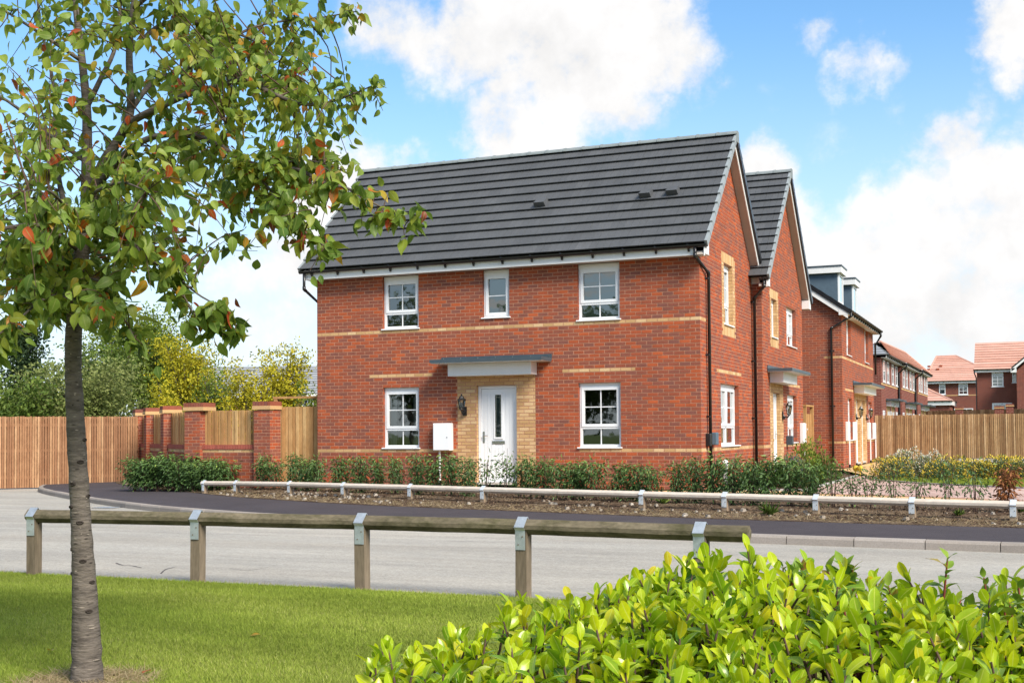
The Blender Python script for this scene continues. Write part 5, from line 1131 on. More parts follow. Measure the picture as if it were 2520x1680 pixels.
# ------------------------------------------------------------------ the cherry tree
def cherry():
    base = at(214, 1672, 6.99); base.z = .02
    tree = empty('cherry_tree', base, 'young cherry tree with ringed bark and turning leaves on the lawn', 'tree')
    D0 = 7.0
    def line(pts): return [at(u, v, D0 + d) for u, v, d in pts]
    tb = MB(); tr_pts = [(base.x, base.y, -.1)] + [tuple(p) for p in line([(214, 1640, 0), (208, 1450, 0), (200, 1300, 0), (192, 1150, 0), (184, 1000, 0), (180, 880, 0), (184, 780, .0), (200, 640, .02), (212, 520, .05)])]
    sm = interp([Vector(p) for p in tr_pts], 8); rr = np.interp(np.linspace(0, 9, len(sm)), range(10), [.105, .088, .068, .06, .0535, .05, .047, .045, .043, .040])
    rr = rr * (1 + .035 * rng.normal(size=len(sm)))
    tb.tube(sm, list(rr), 20); trunk = tb.build('trunk', 'bark', tree, smooth=True)
    # bark: raised lenticel bands and knots
    b = MB(); k = MB()
    for i in range(330):
        j = rng.integers(2, len(sm) - 2); c = Vector(sm[j]) + (Vector(sm[j + 1]) - Vector(sm[j])) * rng.random(); a0 = rng.random() * 6.283; da = rng.uniform(.12, .5); r = rr[j] * 1.012; h = rng.uniform(.0012, .004); tgt = b if rng.random() < .62 else k; zz = rng.uniform(-.03, .03)
        for q in range(4):
            a1 = a0 + da * q / 4; a2 = a0 + da * (q + 1) / 4; hh = h * (1 if 0 < q < 3 else .55)
            tgt.face([(c.x + r * math.cos(a1), c.y + r * math.sin(a1), c.z + zz - hh), (c.x + r * math.cos(a2), c.y + r * math.sin(a2), c.z + zz - hh), (c.x + r * math.cos(a2), c.y + r * math.sin(a2), c.z + zz + hh), (c.x + r * math.cos(a1), c.y + r * math.sin(a1), c.z + zz + hh)])
    o = b.build('bark_marks', 'lenticel', trunk); o['kind'] = 'stuff'
    for u, v in ((228, 1500), (213, 1378), (205, 1284), (186, 1190), (222, 1220), (170, 1410), (232, 1430), (180, 1246), (205, 1136), (216, 1082), (180, 1350)):
        P = at(u, v, D0); j = min(range(len(sm)), key=lambda q: abs(sm[q].z - P.z)); c = Vector(sm[j]); dirn = Vector((P.x - c.x, P.y - c.y, 0)) - Vector((CF.x, CF.y, 0)) * math.sqrt(max(.0001, rr[j] ** 2 - min(rr[j] ** 2 * .98, (P - c).xy.length ** 2))); dirn.normalize(); c.z = P.z
        t1 = Vector((-dirn.y, dirn.x, 0)); up = Vector((0, 0, 1)); n_ = 12
        for r0, r1, h0, h1 in ((1.0, .62, .0, .007), (.62, .35, .007, .002), (.35, 0, .002, .004)):
            for q in range(n_):
                a1, a2 = 6.283 * q / n_, 6.283 * (q + 1) / n_
                def S(a, rr_, hh): 
                    off = t1 * (math.cos(a) * .024 * rr_) + up * (math.sin(a) * .012 * rr_); p_ = c + dirn * (rr[j] * 1.0) + off; q_ = Vector((p_.x - c.x, p_.y - c.y, 0)).normalized() * (rr[j] + hh); return (c.x + q_.x, c.y + q_.y, p_.z)
                k.face([S(a1, r0, h0), S(a2, r0, h0), S(a2, r1, h1), S(a1, r1, h1)])
    o = k.build('knots', 'scar', trunk); o['kind'] = 'stuff'
    # limbs: bearings and distances read off the crown
    LIMB = [([(212, 520, .05), (214, 373, .08), (213, 265, .1), (200, 130, .15), (185, 0, .2), (180, -180, .25), (190, -420, .3)], .034, .008),
            ([(206, 580, .03), (245, 422, -.05), (300, 330, -.1), (322, 260, -.12), (318, 130, -.15), (330, 0, -.2), (345, -200, -.2), (340, -430, -.2)], .034, .008),
            ([(213, 265, .1), (250, 190, .1), (285, 110, .15), (300, -40, .2), (310, -200, .3)], .018, .005),
            ([(200, 600, .05), (150, 470, .3), (138, 330, .45), (130, 200, .55), (100, 60, .7), (80, -120, .8)], .02, .006),
            ([(312, 310, -.1), (350, 285, -.25), (466, 231, -.4), (540, 213, -.5), (598, 196, -.55), (672, 231, -.6), (736, 255, -.65), (795, 255, -.7), (860, 235, -.75), (915, 212, -.8)], .022, .003),
            ([(466, 231, -.4), (500, 240, -.5), (545, 268, -.6), (556, 305, -.65)], .010, .003),
            ([(322, 270, -.12), (380, 200, .1), (470, 165, .3), (560, 100, .4), (650, 60, .45), (780, 45, .5), (880, 28, .5)], .016, .003),
            ([(318, 130, -.15), (400, 60, -.1), (500, 57, 0), (560, 75, .05), (640, 110, .1), (720, 180, .15)], .014, .003),
            ([(330, 20, -.2), (430, -60, -.3), (560, -110, -.4), (700, -120, -.5)], .014, .003),
            ([(228, 470, 0), (330, 360, -.2), (430, 330, -.35), (524, 349, -.5), (583, 388, -.55), (642, 408, -.6), (732, 417, -.6), (797, 450, -.6), (850, 462, -.6), (887, 481, -.6), (944, 511, -.6), (1022, 528, -.6)], .020, .0028),
            ([(583, 388, -.55), (650, 450, -.6), (700, 520, -.6), (760, 580, -.6), (800, 605, -.6)], .008, .0025),
            ([(642, 408, -.6), (700, 400, -.5), (760, 395, -.45), (860, 420, -.4)], .006, .002),
            ([(206, 590, .03), (280, 560, -.2), (348, 620, -.35), (429, 677, -.45), (498, 731, -.5), (568, 763, -.5)], .014, .003),
            ([(429, 677, -.45), (470, 760, -.5), (493, 779, -.5), (579, 814, -.5)], .006, .002),
            ([(196, 680, .0), (260, 700, -.3), (300, 770, -.45), (330, 830, -.5)], .010, .003),
            ([(190, 740, .0), (120, 730, -.4), (40, 790, -.6), (-40, 850, -.7)], .011, .003),
            ([(200, 620, .05), (110, 560, -.3), (20, 560, -.6), (-120, 600, -.7), (-260, 640, -.7)], .016, .003),
            ([(214, 400, .08), (120, 330, .3), (20, 250, .4), (-110, 180, .5), (-260, 120, .5)], .016, .003),
            ([(200, 150, .15), (110, 90, 0), (0, 20, -.2), (-140, -60, -.3)], .013, .003),
            ([(212, 480, .05), (260, 480, .5), (330, 450, .9), (430, 430, 1.2), (520, 470, 1.3)], .016, .003),
            ([(205, 560, .05), (170, 520, -.5), (120, 470, -.9), (60, 470, -1.1)], .013, .003),
            ([(212, 500, .05), (240, 470, -.5), (300, 450, -.9), (360, 470, -1.1)], .013, .003),
            ([(205, 640, 0), (170, 640, .5), (100, 600, .9), (10, 600, 1.1)], .013, .003)]
    b = MB(); S = []
    for pts, r0, r1 in LIMB:
        c = interp(line(pts), 5); b.tube(c, list(np.linspace(r0, r1, len(c))), 8); S += [(p, r0 + (r1 - r0) * i / len(c)) for i, p in enumerate(c)]
    limbs = b.build('limbs', 'bark', tree, smooth=True); limbs['kind'] = 'stuff'
    SP = np.array([p[0][:] for p in S])
    # regions of the crown: (u0,u1,v0,v1, twigs)
    REG = [(-60, 130, -40, 330, 22), (-80, 220, 330, 560, 34), (-60, 340, 520, 730, 92), (-40, 310, 690, 830, 54), (60, 270, 560, 760, 22), (210, 420, 380, 640, 46), (230, 420, 60, 380, 22), (120, 240, -40, 140, 14), (400, 620, 60, 330, 40), (400, 620, 300, 520, 36), (560, 760, 90, 300, 30), (600, 790, 380, 600, 52), (690, 880, 190, 260, 10), (720, 880, 300, 420, 12), (640, 860, 0, 60, 12), (640, 760, 300, 400, 10), (360, 500, 600, 740, 16), (420, 590, 20, 130, 20), (250, 450, -60, 90, 24), (100, 260, 200, 330, 5),
           (-380, -60, -300, 800, 60), (-200, 700, -420, -40, 70), (480, 640, 510, 640, 12)]
    TW = []
    for u0, u1, v0, v1, n in REG:
        for _ in range(n): TW.append((rng.uniform(u0, u1), rng.uniform(v0, v1), float(np.clip(rng.normal(-.05, .6), -1.2, 1.5))))
    # twigs along the long outer branches
    ends = []
    for li in (4, 6, 7, 9, 10, 11, 12, 13, 14, 15, 8):
        c = interp(line(LIMB[li][0]), 4)
        for p in c[len(c) // 3:]:
            for _ in range(1 if li not in (9, 12) else 2):
                ends.append(p + Vector(rng.normal(size=3)) * .055 + Vector((0, 0, -.05)))
        ends += [c[-1], c[-1]]
    E = [at(u, v, D0 + d) for u, v, d in TW] + ends
    b = MB(); P, D, TN, SC = [], [], [], []
    nmain = len(TW)
    for ei, e in enumerate(E):
        ea = np.array(e[:]); j = int(np.argmin(((SP - ea) ** 2).sum(1) + .0 * rng.random(len(SP)))); p0 = Vector(SP[j]); L = (e - p0).length
        mid = p0.lerp(e, .5) + Vector((rng.normal() * .06, rng.normal() * .06, .04 + .08 * L)) * min(1, L * 2)
        c = interp([p0, mid, e], 4); b.tube(c, list(np.linspace(min(.006, .003 + L * .003), .0014, len(c))), 5, caps=False)
        nl = rng.integers(9, 15) if ei < nmain else rng.integers(3, 7); dirv = (e - p0).normalized() if L > .02 else Vector((0, 0, -1)); hue = rng.normal(0, .12); zz_ = (e - base).z; low = float(np.clip((2.9 - zz_) / .9, 0, 1)); hue -= .17 * low
        for q in range(nl):
            t = 1 - (q / nl) * min(.75, .45 / max(L, .12)); t = max(.1, t); x = Vector(c[min(len(c) - 1, int(t * (len(c) - 1)))]) + Vector(rng.normal(size=3)) * .030
            out = Vector(rng.normal(size=3)); out.z -= 1.15; out += dirv * .35; out.normalize()
            P.append(x[:]); D.append(out[:]); SC.append(rng.uniform(.042, .086) * (1 + .30 * low))
            r_ = rng.random(); tone = np.clip(.55 + hue + rng.normal(0, .16), 0, .80)
            if r_ < .075: tone = rng.uniform(.90, 1.0)
            elif r_ < .21: tone = rng.uniform(.74, .89)
            TN.append(tone)
    tw = b.build('twigs', 'twig', tree, smooth=True); tw['kind'] = 'stuff'
    P, D = np.array(P), np.array(D); Nh = rand_dir(len(P)) + np.array([.0, -.25, .55]); R = frames(D, unit(Nh))
    place_leaves(tree, CHERRY, P, R, np.array(SC), np.array(TN), 'cherry_leaf', 300, base, ntone=24)
    return base
tree_base = cherry()

# ------------------------------------------------------------------ laurel and dogwood in front of the camera
CRh = Vector((CR.x, CR.y, 0)).normalized(); CFh = Vector((CF.x, CF.y, 0)).normalized(); CG = Vector((CAM.x, CAM.y, 0))
def camp(lat, dep, z): q = CG + CRh * lat + CFh * dep; return Vector((q.x, q.y, z))
def bush(name, label, sites, tpls, material, stem_m, nleaf, size, nparts, cone, tone_mu, cat='shrub', up=.55):
    """sites: (lat, depth, top z); each is a shoot that ends in a whorl of leaves"""
    base = camp(np.mean([s[0] for s in sites]), np.mean([s[1] for s in sites]), .03)
    bsh = empty(name, base, label, cat); st = MB(); P, D, NH, TN, SC = [], [], [], [], []
    for lat, dep, zt in sites:
        tip = camp(lat, dep, zt); lean = Vector((rng.normal() * .10, rng.normal() * .10, 0)); root = tip - Vector((0, 0, min(zt - .03, rng.uniform(.3, .55)))) - lean * 2
        c = interp([root, root.lerp(tip, .55) + lean * .4, tip], 3); st.tube(c, [.007, .006, .006, .005, .005, .004, .003], 5, caps=False)
        ax = (tip - c[-3]).normalized(); n = rng.integers(*nleaf); a0 = rng.random() * 6.283; hue = rng.normal(0, .10)
        for q in range(n):
            t = q / n; back = t * rng.uniform(.12, .22); p = tip - ax * back; a = a0 + q * 2.4 + rng.normal() * .3
            el = math.radians(np.interp(t, [0, .3, 1], [72, 48, 12]) + rng.normal() * 12)
            t1 = ax.cross(Vector((.3, .9, .1))).normalized(); t2 = ax.cross(t1); d = (t1 * math.cos(a) + t2 * math.sin(a)) * math.cos(el) + ax * math.sin(el)
            P.append(p[:]); D.append(d[:]); NH.append((ax * 1.0 - d * .2 + Vector(rng.normal(size=3)) * .25)[:]); SC.append(size * rng.uniform(.68, 1.12) * (1 if t > .2 else .8))
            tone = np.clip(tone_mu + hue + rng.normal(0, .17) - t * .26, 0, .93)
            if rng.random() < .014: tone = rng.uniform(.93, 1)
            TN.append(tone)
    o = st.build('stems', stem_m, bsh, smooth=True); o['kind'] = 'stuff'
    P, D, NH = np.array(P), unit(np.array(D)), unit(np.array(NH)); place_leaves(bsh, tpls, P, frames(D, NH), np.array(SC), np.array(TN), material, nparts, base)
def sites(poly_fn, n, lo, hi):
    out = []
    while len(out) < n:
        lat, dep = rng.uniform(*lo), rng.uniform(*hi); z = poly_fn(lat, dep)
        if z is not None: out.append((lat, dep, z))
    return out
def top_main(lat, dep):
    # tall part of the hedge
    left = .42 - (4.95 - dep) * .02 if dep > 4.2 else .20
    if lat < left or lat > 2.7 or dep > 4.95 - max(0, lat - .9) * .34: return None
    z = .885 - .02 * math.sin(lat * 5) + .03 * math.sin(dep * 7) - max(0, lat - 1.1) * .045 - max(0, .55 - lat) * .30
    if dep < 3.9: z -= (3.9 - dep) * .13
    return z + float(np.clip(rng.normal(0, .035), -.1, .06)) - abs(rng.normal(0, .05))
def top_low(lat, dep):
    far = 4.35 + (lat + .5) * .75
    if lat < -.50 or lat > .75 or dep > far or dep < 2.7: return None
    if lat < -.50 + (4.35 - dep) * .12: return None
    return .70 + (lat + .5) * .13 - max(0, 3.7 - dep) * .05 + rng.normal(0, .04) - abs(rng.normal(0, .05))
s_main = sites(top_main, 1050, (.1, 2.4), (2.2, 4.95)); s_low = sites(top_low, 350, (-.5, .75), (2.7, 5.2))
# a few strong shoots standing above the hedge
s_main += [(.68, 4.75, .95), (.82, 4.8, .94), (1.62, 4.55, .97), (.60, 4.7, .93), (.94, 4.7, .93)]
dog = [s for s in s_main if s[0] > 1.05 and s[1] > 3.9 and rng.random() < .55]; s_main = [s for s in s_main if s not in dog]
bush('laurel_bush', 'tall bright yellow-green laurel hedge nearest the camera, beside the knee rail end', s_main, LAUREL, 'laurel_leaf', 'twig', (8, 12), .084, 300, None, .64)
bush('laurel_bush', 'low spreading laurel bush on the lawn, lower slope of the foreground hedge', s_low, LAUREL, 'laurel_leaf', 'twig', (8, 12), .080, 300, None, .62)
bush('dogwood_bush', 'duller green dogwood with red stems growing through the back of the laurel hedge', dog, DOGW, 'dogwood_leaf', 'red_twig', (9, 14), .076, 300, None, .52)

# ------------------------------------------------------------------ young hedge shrubs in the bed
def shrub_parts(seed, h, wdt, nst, nlf, ln, bare, spread=.35):
    r = np.random.default_rng(seed); st = MB(); P, D = [], []
    for i in range(nst):
        a = r.random() * 6.283; rad = wdt * (.25 + .75 * r.random()) * .5; hh = h * r.uniform(.72, 1.0)
        c = interp([Vector((.02 * math.cos(a), .02 * math.sin(a), -.05)), Vector((rad * .45 * math.cos(a), rad * .45 * math.sin(a), hh * .45)), Vector((rad * math.cos(a), rad * math.sin(a), hh))], 6)
        st.tube(c, list(np.linspace(.009, .003, len(c))), 5, caps=False)
        for q in range(nlf // nst):
            t = bare + (1 - bare) * r.random() ** .8; p = c[min(len(c) - 1, int(t * (len(c) - 1)))]; off = r.normal(size=3) * np.array([.055, .055, .03]) * (wdt / .3); d = off / max(1e-6, np.linalg.norm(off)) + np.array([0, 0, -.35]) + r.normal(size=3) * .3
            P.append(np.array(p[:]) + off * (.9 + spread)); D.append(d)
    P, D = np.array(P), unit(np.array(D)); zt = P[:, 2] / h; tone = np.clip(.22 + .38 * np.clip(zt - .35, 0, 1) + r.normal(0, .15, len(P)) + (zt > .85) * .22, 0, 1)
    Nh = unit(r.normal(size=P.shape) * .6 + np.array([0, 0, 1.])); V, F, T = simple_leaves(P, D, r.uniform(.75, 1.25, len(P)) * ln, ln * .34, tone, Nh=Nh, droop=.3)
    return st.mesh('stems', True), np_mesh('foliage', V, F, T)
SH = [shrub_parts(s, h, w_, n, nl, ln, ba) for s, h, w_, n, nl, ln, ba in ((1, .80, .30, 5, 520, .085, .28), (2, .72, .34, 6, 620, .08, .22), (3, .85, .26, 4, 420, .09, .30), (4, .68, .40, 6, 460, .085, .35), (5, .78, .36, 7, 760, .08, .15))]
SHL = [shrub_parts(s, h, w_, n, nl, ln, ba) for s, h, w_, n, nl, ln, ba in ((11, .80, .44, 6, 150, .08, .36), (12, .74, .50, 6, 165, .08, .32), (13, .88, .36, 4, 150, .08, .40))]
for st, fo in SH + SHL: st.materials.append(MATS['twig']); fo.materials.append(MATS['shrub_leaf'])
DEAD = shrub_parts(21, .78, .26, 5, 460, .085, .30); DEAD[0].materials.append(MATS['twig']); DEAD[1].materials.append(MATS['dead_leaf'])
def put_shrub(v, loc, rot, scale, label, group, name='hedge_shrub'):
    root = empty(name, loc, label, 'shrub', group); root.rotation_euler = (0, 0, rot); root.scale = scale if hasattr(scale, '__len__') else (scale,) * 3
    for nm, me in (('stems', v[0]), ('foliage', v[1])):
        o = bpy.data.objects.new(nm, me); COL.objects.link(o); o.parent = root; o['kind'] = 'stuff'
    return root
US = [647, 675, 725, 754, 777, 838, 886, 932, 974, 1028, 1066, 1112, 1152, 1194, 1244, 1280, 1305, 1336, 1373, 1409, 1437, 1466, 1528, 1570, 1606, 1668, 1710, 1756, 1803, 1850, 1896, 1951, 1998, 2052, 2099, 2140, 2200, 2254, 2330, 2400, 2475]
vb = lambda u: float(np.interp(u, [640, 900, 1152, 1300, 1528, 1668, 1756, 1951, 2052, 2200, 2330, 2475], [1197, 1199, 1204, 1207, 1209, 1214, 1217, 1220, 1225, 1231, 1236, 1242]))
NEAR = {647: 'before the garden pier', 725: 'before the plank gate', 777: 'at the corner house wall edge', 932: 'under the left lower window', 1066: 'beside the meter box pipe', 1152: 'before the tan bricks of the front door', 1194: 'sparse one before the white door', 1244: 'round one before the white door', 1756: 'at the corner downpipe'}
FPx = [p[0] for p in FP]; FPy = [p[1] for p in FP]
def behind_rail(u, off):
    best = None
    for x in np.arange(-12.5, 10, .02):
        y = float(np.interp(x, FPx, FPy)) + off; d = Vector((x, y, .2)) - CAM; e = abs(1260 + FPX * d.dot(CR) / d.dot(CF) - u)
        if best is None or e < best[0]: best = (e, x, y)
    return Vector((best[1], best[2], bed_z(best[1], best[2])))
for i, u in enumerate(US):
    p = behind_rail(u, float(np.interp(u, [640, 900, 1500, 2500], [.85, .9, .95, 1.0])) + rng.normal(0, .06)); far_i = u > 2020
    if i == len(US) - 1: v = DEAD; lab = 'dead orange-brown hedge shrub near the end of the low rail'
    else:
        v = SHL[i % 3] if far_i or u in (1194, 1244) else SH[(i * 3 + i // 4) % 5]
        where = 'before the garden gate' if u < 780 else 'along the corner house front' if u < 1720 else 'in front of the second house bed' if u < 2030 else 'in front of the pink block drive'
        lab = (f"{ORD[i]} young hedge shrub counted from the garden gate end" if i < 20 else f"{ORD[len(US) - 2 - i]} shrub counted back from the dead brown shrub") + ', ' + where
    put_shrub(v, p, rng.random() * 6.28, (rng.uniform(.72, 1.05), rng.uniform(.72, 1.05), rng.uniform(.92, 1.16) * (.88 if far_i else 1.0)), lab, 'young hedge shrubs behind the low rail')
# dense clipped run by the garden wall
HD = [(332, 1199), (360, 1202), (388, 1205), (416, 1207), (446, 1206), (474, 1203), (502, 1203), (526, 1202)]
HL = ['at the fence end', 'second from the fence', 'third from the fence', 'fourth from the fence', 'before the wall corner pier', 'just behind the low rail end', 'before the timber infill', 'last before the gap in the hedge']
for i, (u, v_) in enumerate(HD):
    dd_ = float(np.interp(u, [330, 450, 548], [29.0, 28.3, 27.6])); p = at(u, v_, dd_); p.z = .17; put_shrub(SH[(i * 2 + 1) % 5], p, rng.random() * 6.28, (1.35, 1.35, 1.08) if i < 4 else (1.1, 1.1, .98), 'dense dark green hedge plant by the garden wall, ' + HL[i], 'dense hedge by the garden wall', 'hedge_plant')
    o = put_shrub(SH[(i * 2 + 4) % 5], p + Vector((.12, .25, 0)), rng.random() * 6.28, (1.3, 1.3, 1.02), 'back-row dense hedge plant behind the one ' + HL[i].replace('last ', ''), 'dense hedge by the garden wall', 'hedge_plant')

# ------------------------------------------------------------------ planting by the second house and the flowering shrubs
def mound(name, loc, rx, ry, h, n, ln, mats_, label, group, cat='shrub', seed=0, upright=.3):
    r = np.random.default_rng(seed); root = empty(name, loc, label, cat, group); st = MB()
    for i in range(9):
        a = r.random() * 6.28; q = r.random() * .8; st.tube([(loc[0], loc[1], loc[2] - .05), (loc[0] + rx * q * math.cos(a) * .5, loc[1] + ry * q * math.sin(a) * .5, loc[2] + h * .4), (loc[0] + rx * q * math.cos(a), loc[1] + ry * q * math.sin(a), loc[2] + h * .85)], [.01, .007, .003], 5, caps=False)
    o = st.build('stems', 'twig', root); o['kind'] = 'stuff'
    for nm, mt, frac, sz, outer in mats_:
        k = int(n * frac); d = rand_dir(k); d[:, 2] = np.abs(d[:, 2]); rad = (outer + (1 - outer) * r.random(k) ** .6); rad *= 1 + .22 * np.sin(d[:, 0] * 5 + seed) * np.cos(d[:, 1] * 6)
        P = np.stack([loc[0] + d[:, 0] * rx * rad, loc[1] + d[:, 1] * ry * rad, loc[2] + .04 + d[:, 2] * h * rad], 1); D = unit(d + r.normal(size=d.shape) * .5 + np.array([0, 0, upright]))
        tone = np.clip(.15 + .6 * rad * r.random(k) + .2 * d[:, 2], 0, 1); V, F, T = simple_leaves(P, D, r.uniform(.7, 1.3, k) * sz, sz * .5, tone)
        me = np_mesh(nm, V, F, T); me.materials.append(MATS[mt]); mesh_obj(nm, me, None, root, kind='stuff')
    return root
FL = [('foliage', 'grey_green', 1, .05, .35), ('flowers', 'yellow_flower', .34, .055, .88)]
FW = [('foliage', 'grey_green', 1, .05, .35), ('flowers', 'white_flower', .5, .05, .86), ('blossom', 'yellow_flower', .08, .045, .86)]
fl = [(2195, 6.4, .62, 'yellow', 'nearest the path to the dormer house'), (2232, 7.6, .82, 'white', 'in front of the fence end, tallest'), (2290, 7.2, .70, 'white', 'beside the tall white one'), (2325, 6.6, .60, 'yellow', 'middle of the row'), (2372, 7.4, .58, 'yellow', 'before the fence gravel board'), (2415, 7.0, .5, 'yellow', 'low one before the gravel board'), (2465, 7.0, .66, 'yellow', 'behind the dead brown shrub'), (2512, 6.8, .62, 'yellow', 'at the picture edge')]
for i, (u, y, h, c, wh) in enumerate(fl):
    r = ray(u, 1180); P = CAM + r * ((y - CAM.y) / r.y)
    mound('flowering_shrub', (P.x, P.y, .24), .52, .5, h * .82, 1700, .05, FL if c == 'yellow' else FW, f'{c} flowering shrub {wh}', 'flowering shrubs before the brown fence', seed=30 + i)
BP = [('lavender_plant', 1975, 1.15, 3.6, .35, .62, [('foliage', 'grey_green', 1, .07, .3), ('flowers', 'purple_flower', .35, .05, .8)], 'grey lavender clump with purple flower spikes under the second house'),
      ('bed_shrub', 1940, 1.0, 2.2, .38, .5, [('foliage', 'tree_mid', 1, .07, .4)], 'dark green rounded shrub by the gabled house door'),
      ('bed_shrub', 2000, 1.15, 6.3, .4, 1.0, [('foliage', 'tree_green', .7, .085, .3)], 'bright upright shrub before the plank gate'),
      ('bed_shrub', 2030, 1.25, 4.4, .42, .85, [('foliage', 'tree_green', .8, .085, .3)], 'bright loose shrub before the dormer house downpipe'),
      ('bed_shrub', 2062, 1.6, 5.2, .4, .62, [('foliage', 'tree_mid', .8, .08, .3)], 'mid green shrub at the dormer house corner'),
      ('bed_shrub', 1900, .8, 1.0, .3, .42, [('foliage', 'shrub_leaf', 1, .07, .4)], 'low dark shrub by the second house downpipe'),
      ('bed_shrub', 2010, 1.45, 2.6, .35, .5, [('foliage', 'tree_pale', .6, .06, .3)], 'pale yellowish shrub at the edge of the drive bed')]
for i, (nm, u, x, y, r_, h, ms, lab) in enumerate(BP): mound(nm, (x, y, .22), r_, r_, h, 900, .07, ms, lab, None, seed=60 + i, upright=.6)
mb = MB(); 
for dx, dy in ((0, 0), (.12, -.1)):
    mb.lathe((2.02 + dx, 7.6 + dy, .26), [(.0, .32), (.05, .31), (.075, .25), (.05, .18), (.012, .15), (.01, 0)], 8)
tag(mb.build('yellow_flowers', 'yellow_flower'), 'two bright yellow blooms beside the path to the dormer house', 'flower')
# weeds on the bed
def weed(loc, n, ln, label, up=.5, m_='tree_mid'):
    D = rand_dir(n); D[:, 2] = np.abs(D[:, 2]) + up; D = unit(D); P = np.tile(np.array(loc), (n, 1)) + rng.normal(size=(n, 3)) * [.02, .02, .004]; V, F, T = simple_leaves(P, D, rng.uniform(.7, 1.2, n) * ln, ln * .2, rng.random(n), droop=.45)
    me = np_mesh('weed', V, F, T); me.materials.append(MATS[m_]); o = mesh_obj('weed', me, None); tag(o, label, 'weed', 'weeds on the bare soil')
for (u, v, n, ln, lab) in ((1632, 1247, 22, .16, 'spiky green weed under the low rail left of centre bay'), (1895, 1265, 26, .20, 'spiky green weed by the low rail before the second house'), (2360, 1272, 40, .10, 'leafy weed under the low rail before the drive'), (2512, 1268, 26, .18, 'broad weed at the last low rail post in view'), (905, 1192, 24, .20, 'broad pale green weed before the lower left window')):
    p = onz(u, v, .19); weed((p.x, p.y, bed_z(p.x, p.y) + .005), n, ln, lab)

# ------------------------------------------------------------------ mulch, stones, dry grass
def scatter_bed(n, d0, d1, x0=-16.5, x1=9):
    x = rng.uniform(x0, x1, n); yb = np.array([curve_at(bc, q) for q in x]); y = yb + rng.uniform(d0, d1, n) ** 1.0; z = np.array([bed_z(a, b) for a, b in zip(x, y)]); return np.stack([x, y, z], 1)
P = scatter_bed(14000, .25, 3.4); n = len(P); D = unit(rng.normal(size=(n, 3)) * [1, 1, .35]); V, F, T = simple_leaves(P + [0, 0, .012], D, rng.uniform(.02, .07, n), rng.uniform(.008, .022, n), rng.random(n) ** 1.3, fold=.3)
tag(mesh_obj('bark_chips', np_mesh('bark_chips', V, F, T), 'chips'), 'dark bark chips and twigs covering the hedge bed', 'mulch', kind='stuff')
P = scatter_bed(9000, .04, .75); n = len(P); D = unit(rng.normal(size=(n, 3)) * [1, 1, .25] + [0, 0, .2]); V, F, T = simple_leaves(P + [0, 0, .004], D, rng.uniform(.03, .11, n), .006, rng.random(n), fold=.1)
tag(mesh_obj('dry_grass', np_mesh('dry_grass', V, F, T), 'straw'), 'strip of dead straw-coloured grass between pavement and low rail', 'grass', kind='stuff')
mb = MB()
for p in list(scatter_bed(150, .1, 1.4)) + list(scatter_bed(40, .5, 1.2, -9, -6)):
    s = rng.uniform(.015, .05); c = Vector(p) + Vector((0, 0, s * .3)); t = rng.random(); q = [c + Vector((math.cos(a) * s * rng.uniform(.8, 1.3), math.sin(a) * s * rng.uniform(.8, 1.3), -s * .4)) for a in (0, 1.57, 3.14, 4.71)] + [c + Vector((math.cos(a) * s * rng.uniform(.5, .9), math.sin(a) * s * rng.uniform(.5, .9), s * rng.uniform(.3, .7))) for a in (.3, 1.8, 3.3, 5)]
    mb.hexa(q, t)
tag(mb.build('rubble', 'stone'), 'small pale stones lying on the bed soil', 'stones', kind='stuff')

# ------------------------------------------------------------------ lawn blades
def blades(n, x0, x1, y0, y1, z, h0, h1, wd, name, material, label, keep=None, tone_fn=None, lean=.45):
    P = np.stack([rng.uniform(x0, x1, n), rng.uniform(y0, y1, n), np.full(n, z)], 1)
    d = P - np.array(CAM); zc = d @ np.array(CF); u = 1260 + FPX * (d @ np.array(CR)) / np.maximum(zc, .1); P = P[(u > -220) & (u < 2740) & (zc > .5)]
    if keep is not None: P = P[keep(P)]
    n = len(P); h = rng.uniform(h0, h1, n)[:, None]; a = rng.random(n) * 6.283; S = np.stack([np.cos(a), np.sin(a), np.zeros(n)], 1) * (wd * rng.uniform(.7, 1.3, n))[:, None]; ln_ = np.concatenate([rng.normal(size=(n, 2)) * lean, np.ones((n, 1))], 1)
    V = np.stack([P - S, P + S, P + ln_ * h], 1).reshape(-1, 3); F = np.arange(3 * n).reshape(-1, 3)
    t = rng.random(n) if tone_fn is None else tone_fn(P); me = np_mesh(name, V, F, t); me.materials.append(MATS[material]); tag(mesh_obj(name, me, None), label, 'grass', kind='stuff'); return n
tbx, tby = tree_base.x, tree_base.y
def ring_keep(P):
    r = np.hypot(P[:, 0] - tbx, P[:, 1] - tby); return r > .28 + .16 * rng.random(len(P))
def gtone(P): 
    w_ = .5 + .5 * np.sin((P[:, 1] * 1.0 + P[:, 0] * .22) * 3.6 + .6 * np.sin(P[:, 0] * 1.3)); return np.clip(rng.normal(.42, .2, len(P)) + .30 * (w_ - .5), 0, 1)
blades(520000, -6.5, 5.2, -18.9, -14.03, .035, .012, .034, .0028, 'grass', 'grass', 'short mown green lawn behind the knee rail', ring_keep, gtone)
blades(5200, tbx - .5, tbx + .5, tby - .5, tby + .5, .035, .012, .05, .003, 'dead_grass', 'straw', 'ring of dead straw grass round the cherry trunk', lambda P: np.hypot(P[:, 0] - tbx, P[:, 1] - tby) < .40, lean=2.2)
blades(900, -6, 4, -14.02, -13.90, .0, .02, .08, .004, 'dead_grass', 'straw', 'thin dry grass stalks along the road edge of the lawn', lean=.6)
